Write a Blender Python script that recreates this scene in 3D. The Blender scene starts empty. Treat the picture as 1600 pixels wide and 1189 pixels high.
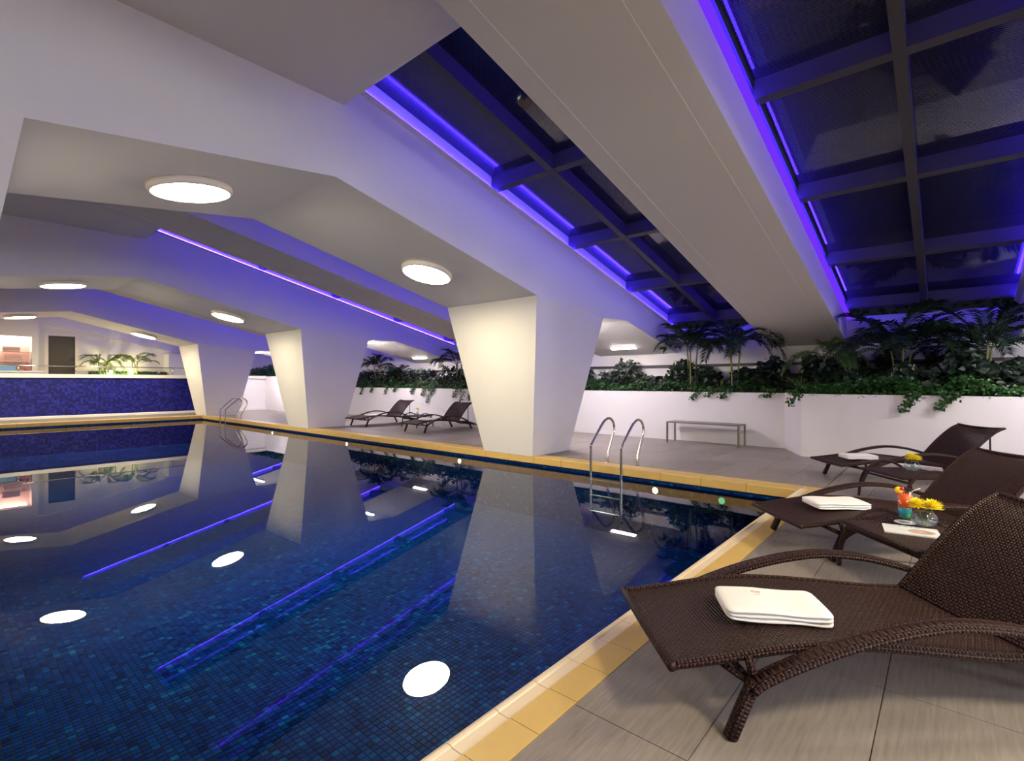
import bpy, bmesh, math, random
from mathutils import Vector, Matrix

rnd = random.Random(7)
SC = bpy.context.scene
COL = SC.collection
R = math.radians

# ------------------------------------------------------------------ camera, world, exposure
EYE = 1.35
cam_data = bpy.data.cameras.new('camera')
cam = bpy.data.objects.new('camera', cam_data)
COL.objects.link(cam)
cam.location = (0, 0, EYE)
cam.rotation_euler = (R(90), 0, R(40.92))
cam_data.sensor_fit = 'HORIZONTAL'
cam_data.sensor_width = 36.0
cam_data.lens = 785.1 / 1600 * 36.0
cam_data.shift_y = 1.9 / 1600
cam_data.clip_start = 0.02
SC.camera = cam

world = bpy.data.worlds.new('night_sky')
SC.world = world
world.use_nodes = True
world.node_tree.nodes['Background'].inputs['Color'].default_value = (0.22, 0.27, 0.42, 1)
world.node_tree.nodes['Background'].inputs['Strength'].default_value = 0.16

vs = SC.view_settings
vs.view_transform = 'Standard'
vs.look = 'None'
vs.gamma = 1.0
vs.use_curve_mapping = False
vs.exposure = 0.8
SC.cycles.transparent_max_bounces = 32

LAMP_POWER = 62.0        # round ceiling lamps
STRIP_POWER = 22.0       # tube lamps over the planter
LED_POWER = 30.0         # blue strips under the glass roof
POOL_LAMP_POWER = 9.0
WASH_POWER = 150.0       # hidden wash lamps behind the columns
FILL_GLOBE_POWER = 92.0      # added fill globes, unseen behind the camera, to brighten the hall

# ------------------------------------------------------------------ materials
MATS = {}


def nodes_of(name):
    m = bpy.data.materials.new(name)
    m.use_nodes = True
    nt = m.node_tree
    for n in list(nt.nodes):
        nt.nodes.remove(n)
    out = nt.nodes.new('ShaderNodeOutputMaterial')
    MATS[name] = m
    return m, nt, out


def N(nt, typ, **kw):
    n = nt.nodes.new(typ)
    for k, v in kw.items():
        if hasattr(n, k):
            setattr(n, k, v)
        else:
            n.inputs[k].default_value = v
    return n


def mathn(nt, op, a, b=None, c=None):
    n = nt.nodes.new('ShaderNodeMath')
    n.operation = op
    for i, v in enumerate((a, b, c)):
        if v is None:
            continue
        if isinstance(v, (int, float)):
            n.inputs[i].default_value = v
        else:
            nt.links.new(v, n.inputs[i])
    return n.outputs[0]


def mixc(nt, fac, a, b):
    n = nt.nodes.new('ShaderNodeMix')
    n.data_type = 'RGBA'
    for sock, v in ((n.inputs[0], fac), (n.inputs[6], a), (n.inputs[7], b)):
        if isinstance(v, (int, float)):
            sock.default_value = v
        elif isinstance(v, tuple):
            sock.default_value = (*v[:3], 1)
        else:
            nt.links.new(v, sock)
    return n.outputs[2]


def pbsdf(nt, out, color=None, rough=0.5, metal=0.0, spec=0.5, link=None, normal=None, **kw):
    b = nt.nodes.new('ShaderNodeBsdfPrincipled')
    if color is not None:
        b.inputs['Base Color'].default_value = (*color, 1)
    if link is not None:
        nt.links.new(link, b.inputs['Base Color'])
    b.inputs['Roughness'].default_value = rough
    b.inputs['Metallic'].default_value = metal
    b.inputs['Specular IOR Level'].default_value = spec
    for k, v in kw.items():
        b.inputs[k.replace('_', ' ')].default_value = v
    if normal is not None:
        nt.links.new(normal, b.inputs['Normal'])
    if out is not None:
        nt.links.new(b.outputs[0], out.inputs[0])
    return b


def noise_mat(name, c1, c2, scale=8.0, rough=0.6, bump=0.0, stretch=(1, 1, 1), spec=0.4, detail=4.0, metal=0.0):
    m, nt, out = nodes_of(name)
    geo = N(nt, 'ShaderNodeNewGeometry')
    mp = N(nt, 'ShaderNodeMapping')
    mp.inputs['Scale'].default_value = stretch
    nt.links.new(geo.outputs['Position'], mp.inputs[0])
    nz = N(nt, 'ShaderNodeTexNoise', Scale=scale, Detail=detail)
    nt.links.new(mp.outputs[0], nz.inputs['Vector'])
    col = mixc(nt, nz.outputs[0], c1, c2)
    nrm = None
    if bump:
        bp = N(nt, 'ShaderNodeBump', Strength=bump, Distance=0.01)
        nt.links.new(nz.outputs[0], bp.inputs['Height'])
        nrm = bp.outputs[0]
    pbsdf(nt, out, rough=rough, link=col, normal=nrm, spec=spec, metal=metal)
    return m


def plain(name, c, rough=0.5, metal=0.0, spec=0.5, **kw):
    m, nt, out = nodes_of(name)
    pbsdf(nt, out, color=c, rough=rough, metal=metal, spec=spec, **kw)
    return m


def emit(name, c, strength):
    m, nt, out = nodes_of(name)
    e = N(nt, 'ShaderNodeEmission')
    e.inputs['Color'].default_value = (*c, 1)
    e.inputs['Strength'].default_value = strength
    nt.links.new(e.outputs[0], out.inputs[0])
    return m


noise_mat('white_paint', (0.80, 0.78, 0.79), (0.76, 0.74, 0.75), scale=1.5, rough=0.55, spec=0.25)
noise_mat('shaded_white_paint', (0.72, 0.69, 0.67), (0.69, 0.66, 0.64), scale=1.2, rough=0.6, spec=0.2)  # white paint made browner: shade of the undersides put into the colour
plain('seam_paint', (0.92, 0.9, 0.88), 0.6)
noise_mat('coping_stone', (0.70, 0.48, 0.165), (0.60, 0.395, 0.12), scale=5, rough=0.38, bump=0.05)
noise_mat('coping_lip', (0.86, 0.72, 0.55), (0.80, 0.64, 0.44), scale=5, rough=0.3, bump=0.03)
noise_mat('grout', (0.17, 0.15, 0.13), (0.2, 0.17, 0.15), scale=20, rough=0.9)
noise_mat('pool_grout', (0.006, 0.014, 0.03), (0.01, 0.02, 0.035), scale=20, rough=0.8)
noise_mat('soil', (0.03, 0.02, 0.012), (0.012, 0.009, 0.006), scale=12, rough=0.95)
plain('steel', (0.62, 0.6, 0.58), 0.16, metal=1.0)
plain('brushed_steel', (0.24, 0.22, 0.20), 0.38, metal=1.0)
plain('roof_steel', (0.055, 0.052, 0.06), 0.45, spec=0.4)
plain('lamp_housing', (0.82, 0.74, 0.68), 0.4)
emit('lamp_diffuser', (1.0, 0.86, 0.55), LAMP_POWER)
emit('wash_diffuser', (1.0, 0.90, 0.88), WASH_POWER)
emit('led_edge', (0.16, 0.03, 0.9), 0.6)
emit('fill_globe_glow', (0.88, 0.91, 1.0), FILL_GLOBE_POWER)
emit('strip_diffuser', (1.0, 0.86, 0.84), STRIP_POWER)
emit('led_blue', (0.05, 0.02, 1.0), LED_POWER)
emit('pool_lamp_glow', (1.0, 0.88, 0.55), POOL_LAMP_POWER)
emit('pool_lamp_green', (0.15, 0.9, 0.4), 0.5)
emit('spot_glow', (1.0, 0.85, 0.4), 220.0)
emit('shelf_glow', (1.0, 0.72, 0.56), 14.0)
plain('door_wood', (0.045, 0.034, 0.02), 0.4)
plain('towel_white', (0.86, 0.84, 0.85), 0.95, spec=0.1)
plain('towel_pink', (0.8, 0.52, 0.48), 0.95, spec=0.1)
plain('embroidery', (0.75, 0.3, 0.3), 0.8)
plain('coaster_paper', (0.85, 0.84, 0.85), 0.6)
plain('cherry_red', (0.75, 0.03, 0.05), 0.25)
plain('juice_orange', (0.95, 0.13, 0.015), 0.25)
plain('juice_blue', (0.0, 0.42, 0.55), 0.2)
plain('juice_green', (0.05, 0.5, 0.12), 0.2)
plain('petal_yellow', (0.95, 0.80, 0.02), 0.6)
plain('petal_core', (0.8, 0.5, 0.01), 0.7)
plain('flower_stem', (0.07, 0.16, 0.02), 0.5)
plain('palm_stem', (0.16, 0.17, 0.05), 0.6)
plain('box_blue', (0.15, 0.35, 0.6), 0.5)
plain('pot_pink', (0.45, 0.12, 0.16), 0.5)
plain('straw_clear', (0.8, 0.75, 0.7), 0.3)


def leaf_mat(name, c1, c2, rough=0.45):
    m, nt, out = nodes_of(name)
    geo = N(nt, 'ShaderNodeNewGeometry')
    nz = N(nt, 'ShaderNodeTexNoise', Scale=9.0, Detail=3.0)
    nt.links.new(geo.outputs['Position'], nz.inputs['Vector'])
    rp = N(nt, 'ShaderNodeValToRGB')
    rp.color_ramp.elements[0].position = 0.35
    rp.color_ramp.elements[1].position = 0.65
    nt.links.new(nz.outputs[0], rp.inputs[0])
    col = mixc(nt, rp.outputs[0], c1, c2)
    pbsdf(nt, out, rough=rough, link=col, spec=0.4)
    return m


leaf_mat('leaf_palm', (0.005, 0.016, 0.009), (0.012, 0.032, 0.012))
leaf_mat('leaf_palm_lit', (0.03, 0.07, 0.012), (0.05, 0.10, 0.018))  # paler copy of the palm leaf, lamp light put into the colour
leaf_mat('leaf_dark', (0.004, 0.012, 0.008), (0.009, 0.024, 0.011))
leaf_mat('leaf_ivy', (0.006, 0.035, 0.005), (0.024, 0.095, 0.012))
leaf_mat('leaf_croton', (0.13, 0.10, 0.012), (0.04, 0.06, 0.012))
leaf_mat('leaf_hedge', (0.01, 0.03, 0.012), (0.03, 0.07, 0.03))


def mosaic_mat(name, pitch, ramp, grout_w, axes, rough=0.3, spec=0.12):
    """small square tiles, a random blue for each; axes = the two world axes of the surface"""
    m, nt, out = nodes_of(name)
    geo = N(nt, 'ShaderNodeNewGeometry')
    sep = N(nt, 'ShaderNodeSeparateXYZ')
    nt.links.new(geo.outputs['Position'], sep.inputs[0])
    ids, edges = [], []
    for ax in axes:
        t = mathn(nt, 'DIVIDE', sep.outputs[ax], pitch)
        ids.append(mathn(nt, 'FLOOR', t))
        fr = mathn(nt, 'FRACT', t)
        dist = mathn(nt, 'SUBTRACT', 0.5, mathn(nt, 'ABSOLUTE', mathn(nt, 'SUBTRACT', fr, 0.5)))
        edges.append(dist)
    comb = N(nt, 'ShaderNodeCombineXYZ')
    nt.links.new(ids[0], comb.inputs[0])
    nt.links.new(ids[1], comb.inputs[1])
    wn = N(nt, 'ShaderNodeTexWhiteNoise')
    wn.noise_dimensions = '2D'
    nt.links.new(comb.outputs[0], wn.inputs['Vector'])
    rp = N(nt, 'ShaderNodeValToRGB')
    rp.color_ramp.interpolation = 'LINEAR'
    el = rp.color_ramp.elements
    el[0].position, el[0].color = ramp[0][0], (*ramp[0][1], 1)
    el[1].position, el[1].color = ramp[-1][0], (*ramp[-1][1], 1)
    for p, c in ramp[1:-1]:
        e = el.new(p)
        e.color = (*c, 1)
    nt.links.new(wn.outputs['Value'], rp.inputs[0])
    d = mathn(nt, 'MINIMUM', edges[0], edges[1])
    tile = mathn(nt, 'GREATER_THAN', d, grout_w)
    col = mixc(nt, tile, (0.008, 0.02, 0.035), rp.outputs[0])
    pbsdf(nt, out, rough=rough, link=col, spec=spec)
    return m


POOL_RAMP = [(0.0, (0.0006, 0.010, 0.10)), (0.22, (0.0008, 0.034, 0.21)), (0.78, (0.001, 0.055, 0.28)),
             (0.94, (0.0016, 0.085, 0.36)), (1.0, (0.004, 0.19, 0.46))]
mosaic_mat('mosaic_floor', 0.05, POOL_RAMP, 0.05, (0, 1))
mosaic_mat('mosaic_side_x', 0.05, POOL_RAMP, 0.05, (0, 2))
mosaic_mat('mosaic_side_y', 0.05, POOL_RAMP, 0.05, (1, 2))
mosaic_mat('mosaic_wall', 0.075, [(0, (0.006, 0.006, 0.10)), (0.5, (0.012, 0.012, 0.20)), (1, (0.03, 0.025, 0.32))],
           0.05, (1, 2), rough=0.3, spec=0.2)

# deck tile: grey-brown stone with fine streaks
m, nt, out = nodes_of('deck_tile')
geo = N(nt, 'ShaderNodeNewGeometry')
mp = N(nt, 'ShaderNodeMapping')
mp.inputs['Scale'].default_value = (38, 2.6, 1)
mp.inputs['Rotation'].default_value = (0, 0, R(14))
nt.links.new(geo.outputs['Position'], mp.inputs[0])
nz = N(nt, 'ShaderNodeTexNoise', Scale=1.6, Detail=6.0, Roughness=0.65)
nt.links.new(mp.outputs[0], nz.inputs['Vector'])
nz2 = N(nt, 'ShaderNodeTexNoise', Scale=1.7, Detail=3.0)
nt.links.new(geo.outputs['Position'], nz2.inputs['Vector'])
oi = N(nt, 'ShaderNodeObjectInfo')
f = mathn(nt, 'ADD', mathn(nt, 'MULTIPLY', nz.outputs[0], 0.75),
          mathn(nt, 'ADD', mathn(nt, 'MULTIPLY', nz2.outputs[0], 0.25), mathn(nt, 'MULTIPLY', oi.outputs['Random'], 0.12)))
rp = N(nt, 'ShaderNodeValToRGB')
rp.color_ramp.elements[0].position = 0.34
rp.color_ramp.elements[1].position = 0.75
nt.links.new(f, rp.inputs[0])
c = mixc(nt, rp.outputs[0], (0.195, 0.165, 0.150), (0.335, 0.292, 0.272))
bp_ = N(nt, 'ShaderNodeBump', Strength=0.12, Distance=0.004)
nt.links.new(nz.outputs[0], bp_.inputs['Height'])
pbsdf(nt, out, rough=0.42, link=c, normal=bp_.outputs[0], spec=0.4)

# woven synthetic cane: strands over and under, small open holes; UV in metres
def wicker(name, holes, pitch=0.015):
    m, nt, out = nodes_of(name)
    uv = N(nt, 'ShaderNodeUVMap')
    sep = N(nt, 'ShaderNodeSeparateXYZ')
    nt.links.new(uv.outputs[0], sep.inputs[0])
    w = math.pi / pitch
    su = mathn(nt, 'SINE', mathn(nt, 'MULTIPLY', sep.outputs[0], w))
    sv = mathn(nt, 'SINE', mathn(nt, 'MULTIPLY', sep.outputs[1], w))
    prod = mathn(nt, 'MULTIPLY', su, sv)
    height = mathn(nt, 'ABSOLUTE', prod)
    sgn = mathn(nt, 'MULTIPLY_ADD', prod, 0.5, 0.5)
    col = mixc(nt, sgn, (0.006, 0.0022, 0.0022), (0.058, 0.022, 0.020))
    bp = N(nt, 'ShaderNodeBump', Strength=1.0, Distance=0.006)
    nt.links.new(height, bp.inputs['Height'])
    b = pbsdf(nt, None, rough=0.42, link=col, normal=bp.outputs[0], spec=0.22)
    if holes:
        tr = N(nt, 'ShaderNodeBsdfTransparent')
        mx = N(nt, 'ShaderNodeMixShader')
        cu = mathn(nt, 'ABSOLUTE', su)
        cv = mathn(nt, 'ABSOLUTE', sv)
        hole = mathn(nt, 'LESS_THAN', mathn(nt, 'MAXIMUM', cu, cv), holes)
        nt.links.new(hole, mx.inputs[0])
        nt.links.new(b.outputs[0], mx.inputs[1])
        nt.links.new(tr.outputs[0], mx.inputs[2])
        nt.links.new(mx.outputs[0], out.inputs[0])
    else:
        nt.links.new(b.outputs[0], out.inputs[0])
    return m


wicker('wicker_seat', 0.22)
wicker('wicker_back', 0.50)
wicker('wicker_frame', 0, pitch=0.016)

# clear glass without blocking the light: fresnel reflection over a clear pass-through
def clear_glass(name, tint, ior=1.45, rough=0.0, boost=1.0):
    m, nt, out = nodes_of(name)
    if ior < 1.4:
        fr = N(nt, 'ShaderNodeFresnel', IOR=ior)
        fac = fr.outputs[0]
    else:
        fr = N(nt, 'ShaderNodeLayerWeight', Blend=0.5)
        fac = mathn(nt, 'MULTIPLY_ADD', mathn(nt, 'POWER', fr.outputs['Facing'], 4.0), 0.8, 0.045)
    tr = N(nt, 'ShaderNodeBsdfTransparent')
    tr.inputs[0].default_value = (*tint, 1)
    gl = N(nt, 'ShaderNodeBsdfGlossy', Roughness=rough)
    mx = N(nt, 'ShaderNodeMixShader')
    if boost != 1.0:
        fac = mathn(nt, 'MINIMUM', mathn(nt, 'MULTIPLY', fac, boost), 1.0)
    nt.links.new(fac, mx.inputs[0])
    nt.links.new(tr.outputs[0], mx.inputs[1])
    nt.links.new(gl.outputs[0], mx.inputs[2])
    nt.links.new(mx.outputs[0], out.inputs[0])
    return m, nt, gl, mx


clear_glass('vase_glass', (0.93, 0.95, 0.97), 1.5)
m, nt, out = nodes_of('vase_fill')
tr = N(nt, 'ShaderNodeBsdfTransparent')
df = N(nt, 'ShaderNodeBsdfDiffuse')
df.inputs[0].default_value = (0.7, 0.74, 0.74, 1)
mx = N(nt, 'ShaderNodeMixShader', Fac=0.16)  # pale tint stands in for light gathered by the vase water
nt.links.new(tr.outputs[0], mx.inputs[1])
nt.links.new(df.outputs[0], mx.inputs[2])
nt.links.new(mx.outputs[0], out.inputs[0])
clear_glass('shelf_glass', (0.8, 0.9, 0.88), 1.5)
wm, wnt, wgl, wmx = clear_glass('pool_water', (0.70, 0.86, 0.95), 1.333)
geo = N(wnt, 'ShaderNodeNewGeometry')
nz = N(wnt, 'ShaderNodeTexNoise', Scale=2.2, Detail=2.0)
wnt.links.new(geo.outputs['Position'], nz.inputs['Vector'])
wb = N(wnt, 'ShaderNodeBump', Strength=0.006, Distance=0.02)
wnt.links.new(nz.outputs[0], wb.inputs['Height'])
wnt.links.new(wb.outputs[0], wgl.inputs['Normal'])

# roof glass with a dark perforated sun screen
m, nt, out = nodes_of('roof_glass')
geo = N(nt, 'ShaderNodeNewGeometry')
sep = N(nt, 'ShaderNodeSeparateXYZ')
nt.links.new(geo.outputs['Position'], sep.inputs[0])
w = math.pi / 0.022
a1 = mathn(nt, 'SINE', mathn(nt, 'MULTIPLY', mathn(nt, 'ADD', sep.outputs[0], sep.outputs[1]), w))
a2 = mathn(nt, 'SINE', mathn(nt, 'MULTIPLY', mathn(nt, 'SUBTRACT', sep.outputs[0], sep.outputs[1]), w))
hole = mathn(nt, 'GREATER_THAN', mathn(nt, 'ABSOLUTE', mathn(nt, 'MULTIPLY', a1, a2)), 0.22)
scr = N(nt, 'ShaderNodeBsdfDiffuse')
scr.inputs[0].default_value = (0.07, 0.07, 0.12, 1)
tr = N(nt, 'ShaderNodeBsdfTransparent')
tr.inputs[0].default_value = (0.36, 0.40, 0.58, 1)
mx = N(nt, 'ShaderNodeMixShader')
nt.links.new(hole, mx.inputs[0])
nt.links.new(scr.outputs[0], mx.inputs[1])
nt.links.new(tr.outputs[0], mx.inputs[2])
fr = N(nt, 'ShaderNodeFresnel', IOR=1.5)
gl = N(nt, 'ShaderNodeBsdfGlossy', Roughness=0.04)
mx2 = N(nt, 'ShaderNodeMixShader')
nt.links.new(mathn(nt, 'MINIMUM', mathn(nt, 'MULTIPLY', fr.outputs[0], 1.1), 1.0), mx2.inputs[0])
nt.links.new(mx.outputs[0], mx2.inputs[1])
nt.links.new(gl.outputs[0], mx2.inputs[2])
nt.links.new(mx2.outputs[0], out.inputs[0])

# magazine cover: pale ground with soft flesh and grey blotches
m, nt, out = nodes_of('magazine_cover')
uv = N(nt, 'ShaderNodeUVMap')
nz = N(nt, 'ShaderNodeTexNoise', Scale=3.4, Detail=2.0)
nt.links.new(uv.outputs[0], nz.inputs['Vector'])
sp = N(nt, 'ShaderNodeSeparateXYZ')
nt.links.new(uv.outputs[0], sp.inputs[0])
du = mathn(nt, 'DIVIDE', mathn(nt, 'SUBTRACT', sp.outputs[0], 0.68), 0.26)
dv = mathn(nt, 'DIVIDE', mathn(nt, 'SUBTRACT', sp.outputs[1], 0.45), 0.26)
rad = mathn(nt, 'ADD', mathn(nt, 'MULTIPLY', du, du), mathn(nt, 'MULTIPLY', dv, dv))
inside = mathn(nt, 'LESS_THAN', mathn(nt, 'ADD', rad, mathn(nt, 'MULTIPLY', nz.outputs[0], 0.8)), 1.25)
flesh = mixc(nt, nz.outputs[0], (0.25, 0.13, 0.11), (0.85, 0.6, 0.52))
ground = mixc(nt, nz.outputs[0], (0.62, 0.7, 0.78), (0.9, 0.84, 0.84))
pbsdf(nt, out, rough=0.2, link=mixc(nt, inside, ground, flesh), spec=0.5)
plain('magazine_pages', (0.78, 0.77, 0.75), 0.7)
plain('magazine_ink', (0.1, 0.12, 0.2), 0.5)

# ------------------------------------------------------------------ object helpers


def tag(o, label=None, cat=None, group=None, kind=None):
    if label:
        o['label'] = label
    if cat:
        o['category'] = cat
    if group:
        o['group'] = group
    if kind:
        o['kind'] = kind
    return o


def link(name, me, parent=None, loc=None, rot=None):
    o = bpy.data.objects.new(name, me)
    COL.objects.link(o)
    if parent is not None:
        o.parent = parent
    if loc is not None:
        o.location = loc
    if rot is not None:
        o.rotation_euler = rot
    return o


def mk(name, verts, faces, mat, parent=None, smooth=False, uvs=None, loc=None, rot=None):
    me = bpy.data.meshes.new(name)
    me.from_pydata([tuple(v) for v in verts], [], faces)
    if uvs is not None:
        lay = me.uv_layers.new(name='UVMap')
        for lp in me.loops:
            lay.data[lp.index].uv = uvs[lp.vertex_index]
    if mat:
        me.materials.append(MATS[mat])
    if smooth:
        me.polygons.foreach_set('use_smooth', [True] * len(me.polygons))
    me.update()
    return link(name, me, parent, loc, rot)


def empty(name, loc=(0, 0, 0), rz=0.0):
    o = bpy.data.objects.new(name, None)
    COL.objects.link(o)
    o.location = loc
    o.rotation_euler = (0, 0, rz)
    return o


def copy_tree(o, parent=None):
    c = o.copy()
    COL.objects.link(c)
    c.parent = parent
    for ch in list(o.children):
        copy_tree(ch, c)
    return c


def box_vf(x0, x1, y0, y1, z0, z1):
    v = [(x0, y0, z0), (x1, y0, z0), (x1, y1, z0), (x0, y1, z0), (x0, y0, z1), (x1, y0, z1), (x1, y1, z1), (x0, y1, z1)]
    f = [(0, 3, 2, 1), (4, 5, 6, 7), (0, 1, 5, 4), (1, 2, 6, 5), (2, 3, 7, 6), (3, 0, 4, 7)]
    return v, f


def box(name, x0, x1, y0, y1, z0, z1, mat, parent=None, bevel=0.0, seg=1, **kw):
    v, f = box_vf(x0, x1, y0, y1, z0, z1)
    o = mk(name, v, f, mat, parent, **kw)
    if bevel:
        bm = bmesh.new()
        bm.from_mesh(o.data)
        bmesh.ops.bevel(bm, geom=bm.edges[:], offset=bevel, segments=seg, affect='EDGES', profile=0.5)
        bm.to_mesh(o.data)
        bm.free()
        if seg > 1:
            o.data.polygons.foreach_set('use_smooth', [True] * len(o.data.polygons))
    return o


def merge(parts):
    V, F = [], []
    for v, f in parts:
        b = len(V)
        V += list(v)
        F += [tuple(i + b for i in q) for q in f]
    return V, F


def prism_x(name, prof, x0, x1, mat, parent=None):
    """profile of (y, z) points, counter-clockwise seen from +x, extruded from x0 to x1"""
    n = len(prof)
    v = [(x0, y, z) for y, z in prof] + [(x1, y, z) for y, z in prof]
    f = [tuple(range(n - 1, -1, -1)), tuple(range(n, 2 * n))]
    for i in range(n):
        j = (i + 1) % n
        f.append((i, j, j + n, i + n))
    return mk(name, v, f, mat, parent)


def spline(pts, per=6):
    pts = [Vector(p) for p in pts]
    out = []
    n = len(pts)
    for i in range(n - 1):
        p0 = pts[max(i - 1, 0)]
        p1, p2 = pts[i], pts[i + 1]
        p3 = pts[min(i + 2, n - 1)]
        for k in range(per):
            t = k / per
            out.append(0.5 * ((2 * p1) + (-p0 + p2) * t + (2 * p0 - 5 * p1 + 4 * p2 - p3) * t * t
                              + (-p0 + 3 * p1 - 3 * p2 + p3) * t ** 3))
    out.append(pts[-1])
    return out


def sweep_vf(pts, ra, rb=None, n=8, ref=(0, 1, 0), flat=False):
    """tube along pts; ra = half-size along ref, rb = half-size across; flat: rounded rectangle"""
    if rb is None:
        rb = ra
    pts = [Vector(p) for p in pts]
    ref = Vector(ref)
    V, F, U = [], [], []
    ln = 0.0
    ring = []
    for k in range(n):
        a = 2 * math.pi * (k + 0.5) / n
        cx, cy = math.cos(a), math.sin(a)
        if flat:
            e = 0.45
            cx = math.copysign(abs(cx) ** e, cx)
            cy = math.copysign(abs(cy) ** e, cy)
        ring.append((cx, cy))
    m = len(pts)
    for i, p in enumerate(pts):
        t = (pts[min(i + 1, m - 1)] - pts[max(i - 1, 0)]).normalized()
        a = ref - t * ref.dot(t)
        if a.length < 1e-4:
            a = Vector((1, 0, 0)) - t * t.x
        a.normalize()
        b = t.cross(a)
        if i:
            ln += (pts[i] - pts[i - 1]).length
        rra = ra[i] if isinstance(ra, (list, tuple)) else ra
        rrb = rb[i] if isinstance(rb, (list, tuple)) else rb
        for k, (cx, cy) in enumerate(ring):
            V.append(p + a * (cx * rra) + b * (cy * rrb))
            U.append((k / n * 2 * (rra + rrb) * 1.6, ln))
    for i in range(m - 1):
        for k in range(n):
            k2 = (k + 1) % n
            F.append((i * n + k, i * n + k2, (i + 1) * n + k2, (i + 1) * n + k))
    F.append(tuple(range(n - 1, -1, -1)))
    F.append(tuple((m - 1) * n + k for k in range(n)))
    return V, F, U


def sweep(name, pts, ra, rb=None, mat='steel', parent=None, n=8, ref=(0, 1, 0), flat=False, smooth=True):
    V, F, U = sweep_vf(pts, ra, rb, n, ref, flat)
    return mk(name, V, F, mat, parent, smooth=smooth, uvs=U)


def lathe_vf(prof, n=20, cap_top=False, cap_bot=False):
    V, F = [], []
    m = len(prof)
    for r, z in prof:
        for k in range(n):
            a = 2 * math.pi * k / n
            V.append((r * math.cos(a), r * math.sin(a), z))
    for i in range(m - 1):
        for k in range(n):
            k2 = (k + 1) % n
            F.append((i * n + k, i * n + k2, (i + 1) * n + k2, (i + 1) * n + k))
    if cap_bot:
        F.append(tuple(range(n - 1, -1, -1)))
    if cap_top:
        F.append(tuple((m - 1) * n + k for k in range(n)))
    return V, F


def lathe(name, prof, mat, parent=None, n=20, cap_top=False, cap_bot=False, smooth=True, loc=None, rot=None):
    V, F = lathe_vf(prof, n, cap_top, cap_bot)
    return mk(name, V, F, mat, parent, smooth=smooth, loc=loc, rot=rot)


S = 'structure'
ORD = ['first', 'second', 'third', 'fourth', 'fifth', 'sixth', 'seventh', 'eighth', 'ninth', 'tenth', 'eleventh', 'twelfth',
       'thirteenth', 'fourteenth', 'fifteenth', 'sixteenth']

# ------------------------------------------------------------------ dimensions of the hall
BAY = 8.25
XF = -5.204              # face of the first portal frame that looks at the deck
FW = 2.235               # frame width along the pool
POOL_X0, POOL_X1 = -22.6, -1.43
POOL_Y0, POOL_Y1 = 0.02, 7.09
WATER = -0.17
POOL_Z = -1.08
YB = 12.4                # back wall behind the planter
CEIL = 4.51


def roof_z(y):
    return 4.75 - 0.2293 * (y - 3.3)


def b_soffit(y):
    return 4.11 - 0.2205 * (y - 3.45)


# ------------------------------------------------------------------ deck, coping, pool
floor = mk('floor', *merge([box_vf(-1.17, 15, -4, 12.4, -0.3, -0.012), box_vf(-30, -1.17, 7.41, 12.4, -0.3, -0.012),
                            box_vf(-30, -22.95, -4, 7.41, -0.3, -0.012), box_vf(-22.95, -1.17, -4, -0.32, -0.3, -0.012)]), 'grout')
tag(floor, kind=S)
TW, TL = 0.49, 0.98
tile_v, tile_f = box_vf(-TW / 2 + 0.002, TW / 2 - 0.002, -TL / 2 + 0.002, TL / 2 - 0.002, -0.012, 0)
tile_me = bpy.data.meshes.new('tile')
tile_me.from_pydata(tile_v, [], tile_f)
tile_me.materials.append(MATS['deck_tile'])
deck_cells = []
ix0 = int(math.floor((-30 + 0.70) / TW))
for ix in range(ix0, int(15 / TW)):
    x0 = -0.70 + ix * TW
    for iy in range(-6, 12):
        y0 = 1.76 + iy * TL
        x1, y1 = x0 + TW, y0 + TL
        cx, cy = (x0 + x1) / 2, (y0 + y1) / 2
        d = -cx * math.sin(R(40.92)) + cy * math.cos(R(40.92))
        deck_cells.append((x0, x1, y0, y1, d))


def clip_deck(x0, x1, y0, y1):
    """pieces of a tile that lie on the deck (outside the coping)"""
    out = []
    regs = [(-1.178, 15, -4, 12.4), (-30, -1.178, 7.42, 12.4), (-30, -22.96, -4, 7.42), (-22.96, -1.178, -4, -0.33)]
    for a, b, c_, d_ in regs:
        p, q, r_, s_ = max(x0, a), min(x1, b), max(y0, c_), min(y1, d_)
        if q - p > 0.02 and s_ - r_ > 0.02:
            out.append((p, q, r_, s_))
    return out


near, far_parts = [], []
for x0, x1, y0, y1, d in deck_cells:
    for p, q, r_, s_ in clip_deck(x0, x1, y0, y1):
        in_view = d > 0.6 and abs(((p + q) / 2 * math.cos(R(40.92)) + (r_ + s_) / 2 * math.sin(R(40.92))) / max(d, .1)) < 1.5
        if in_view and d < 14 and s_ > 0.5:
            near.append((d, p, q, r_, s_))
        else:
            far_parts.append((p, q, r_, s_))
near.sort()
for d, p, q, r_, s_ in near[:300]:
    if abs(q - p - TW) < 1e-3 and abs(s_ - r_ - TL) < 1e-3:
        link('tile', tile_me, floor, ((p + q) / 2, (r_ + s_) / 2, 0))
    else:
        cx, cy = (p + q) / 2, (r_ + s_) / 2
        v, f_ = box_vf(p - cx + .002, q - cx - .002, r_ - cy + .002, s_ - cy - .002, -0.012, 0)
        mk('tile', v, f_, 'deck_tile', floor, loc=(cx, cy, 0))
far_parts += [t[1:] for t in near[300:]]
V, F = merge([box_vf(p + .002, q - .002, r_ + .002, s_ - .002, -0.012, 0) for p, q, r_, s_ in far_parts])
tag(mk('tile_field', V, F, 'deck_tile', floor), kind='stuff')

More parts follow.
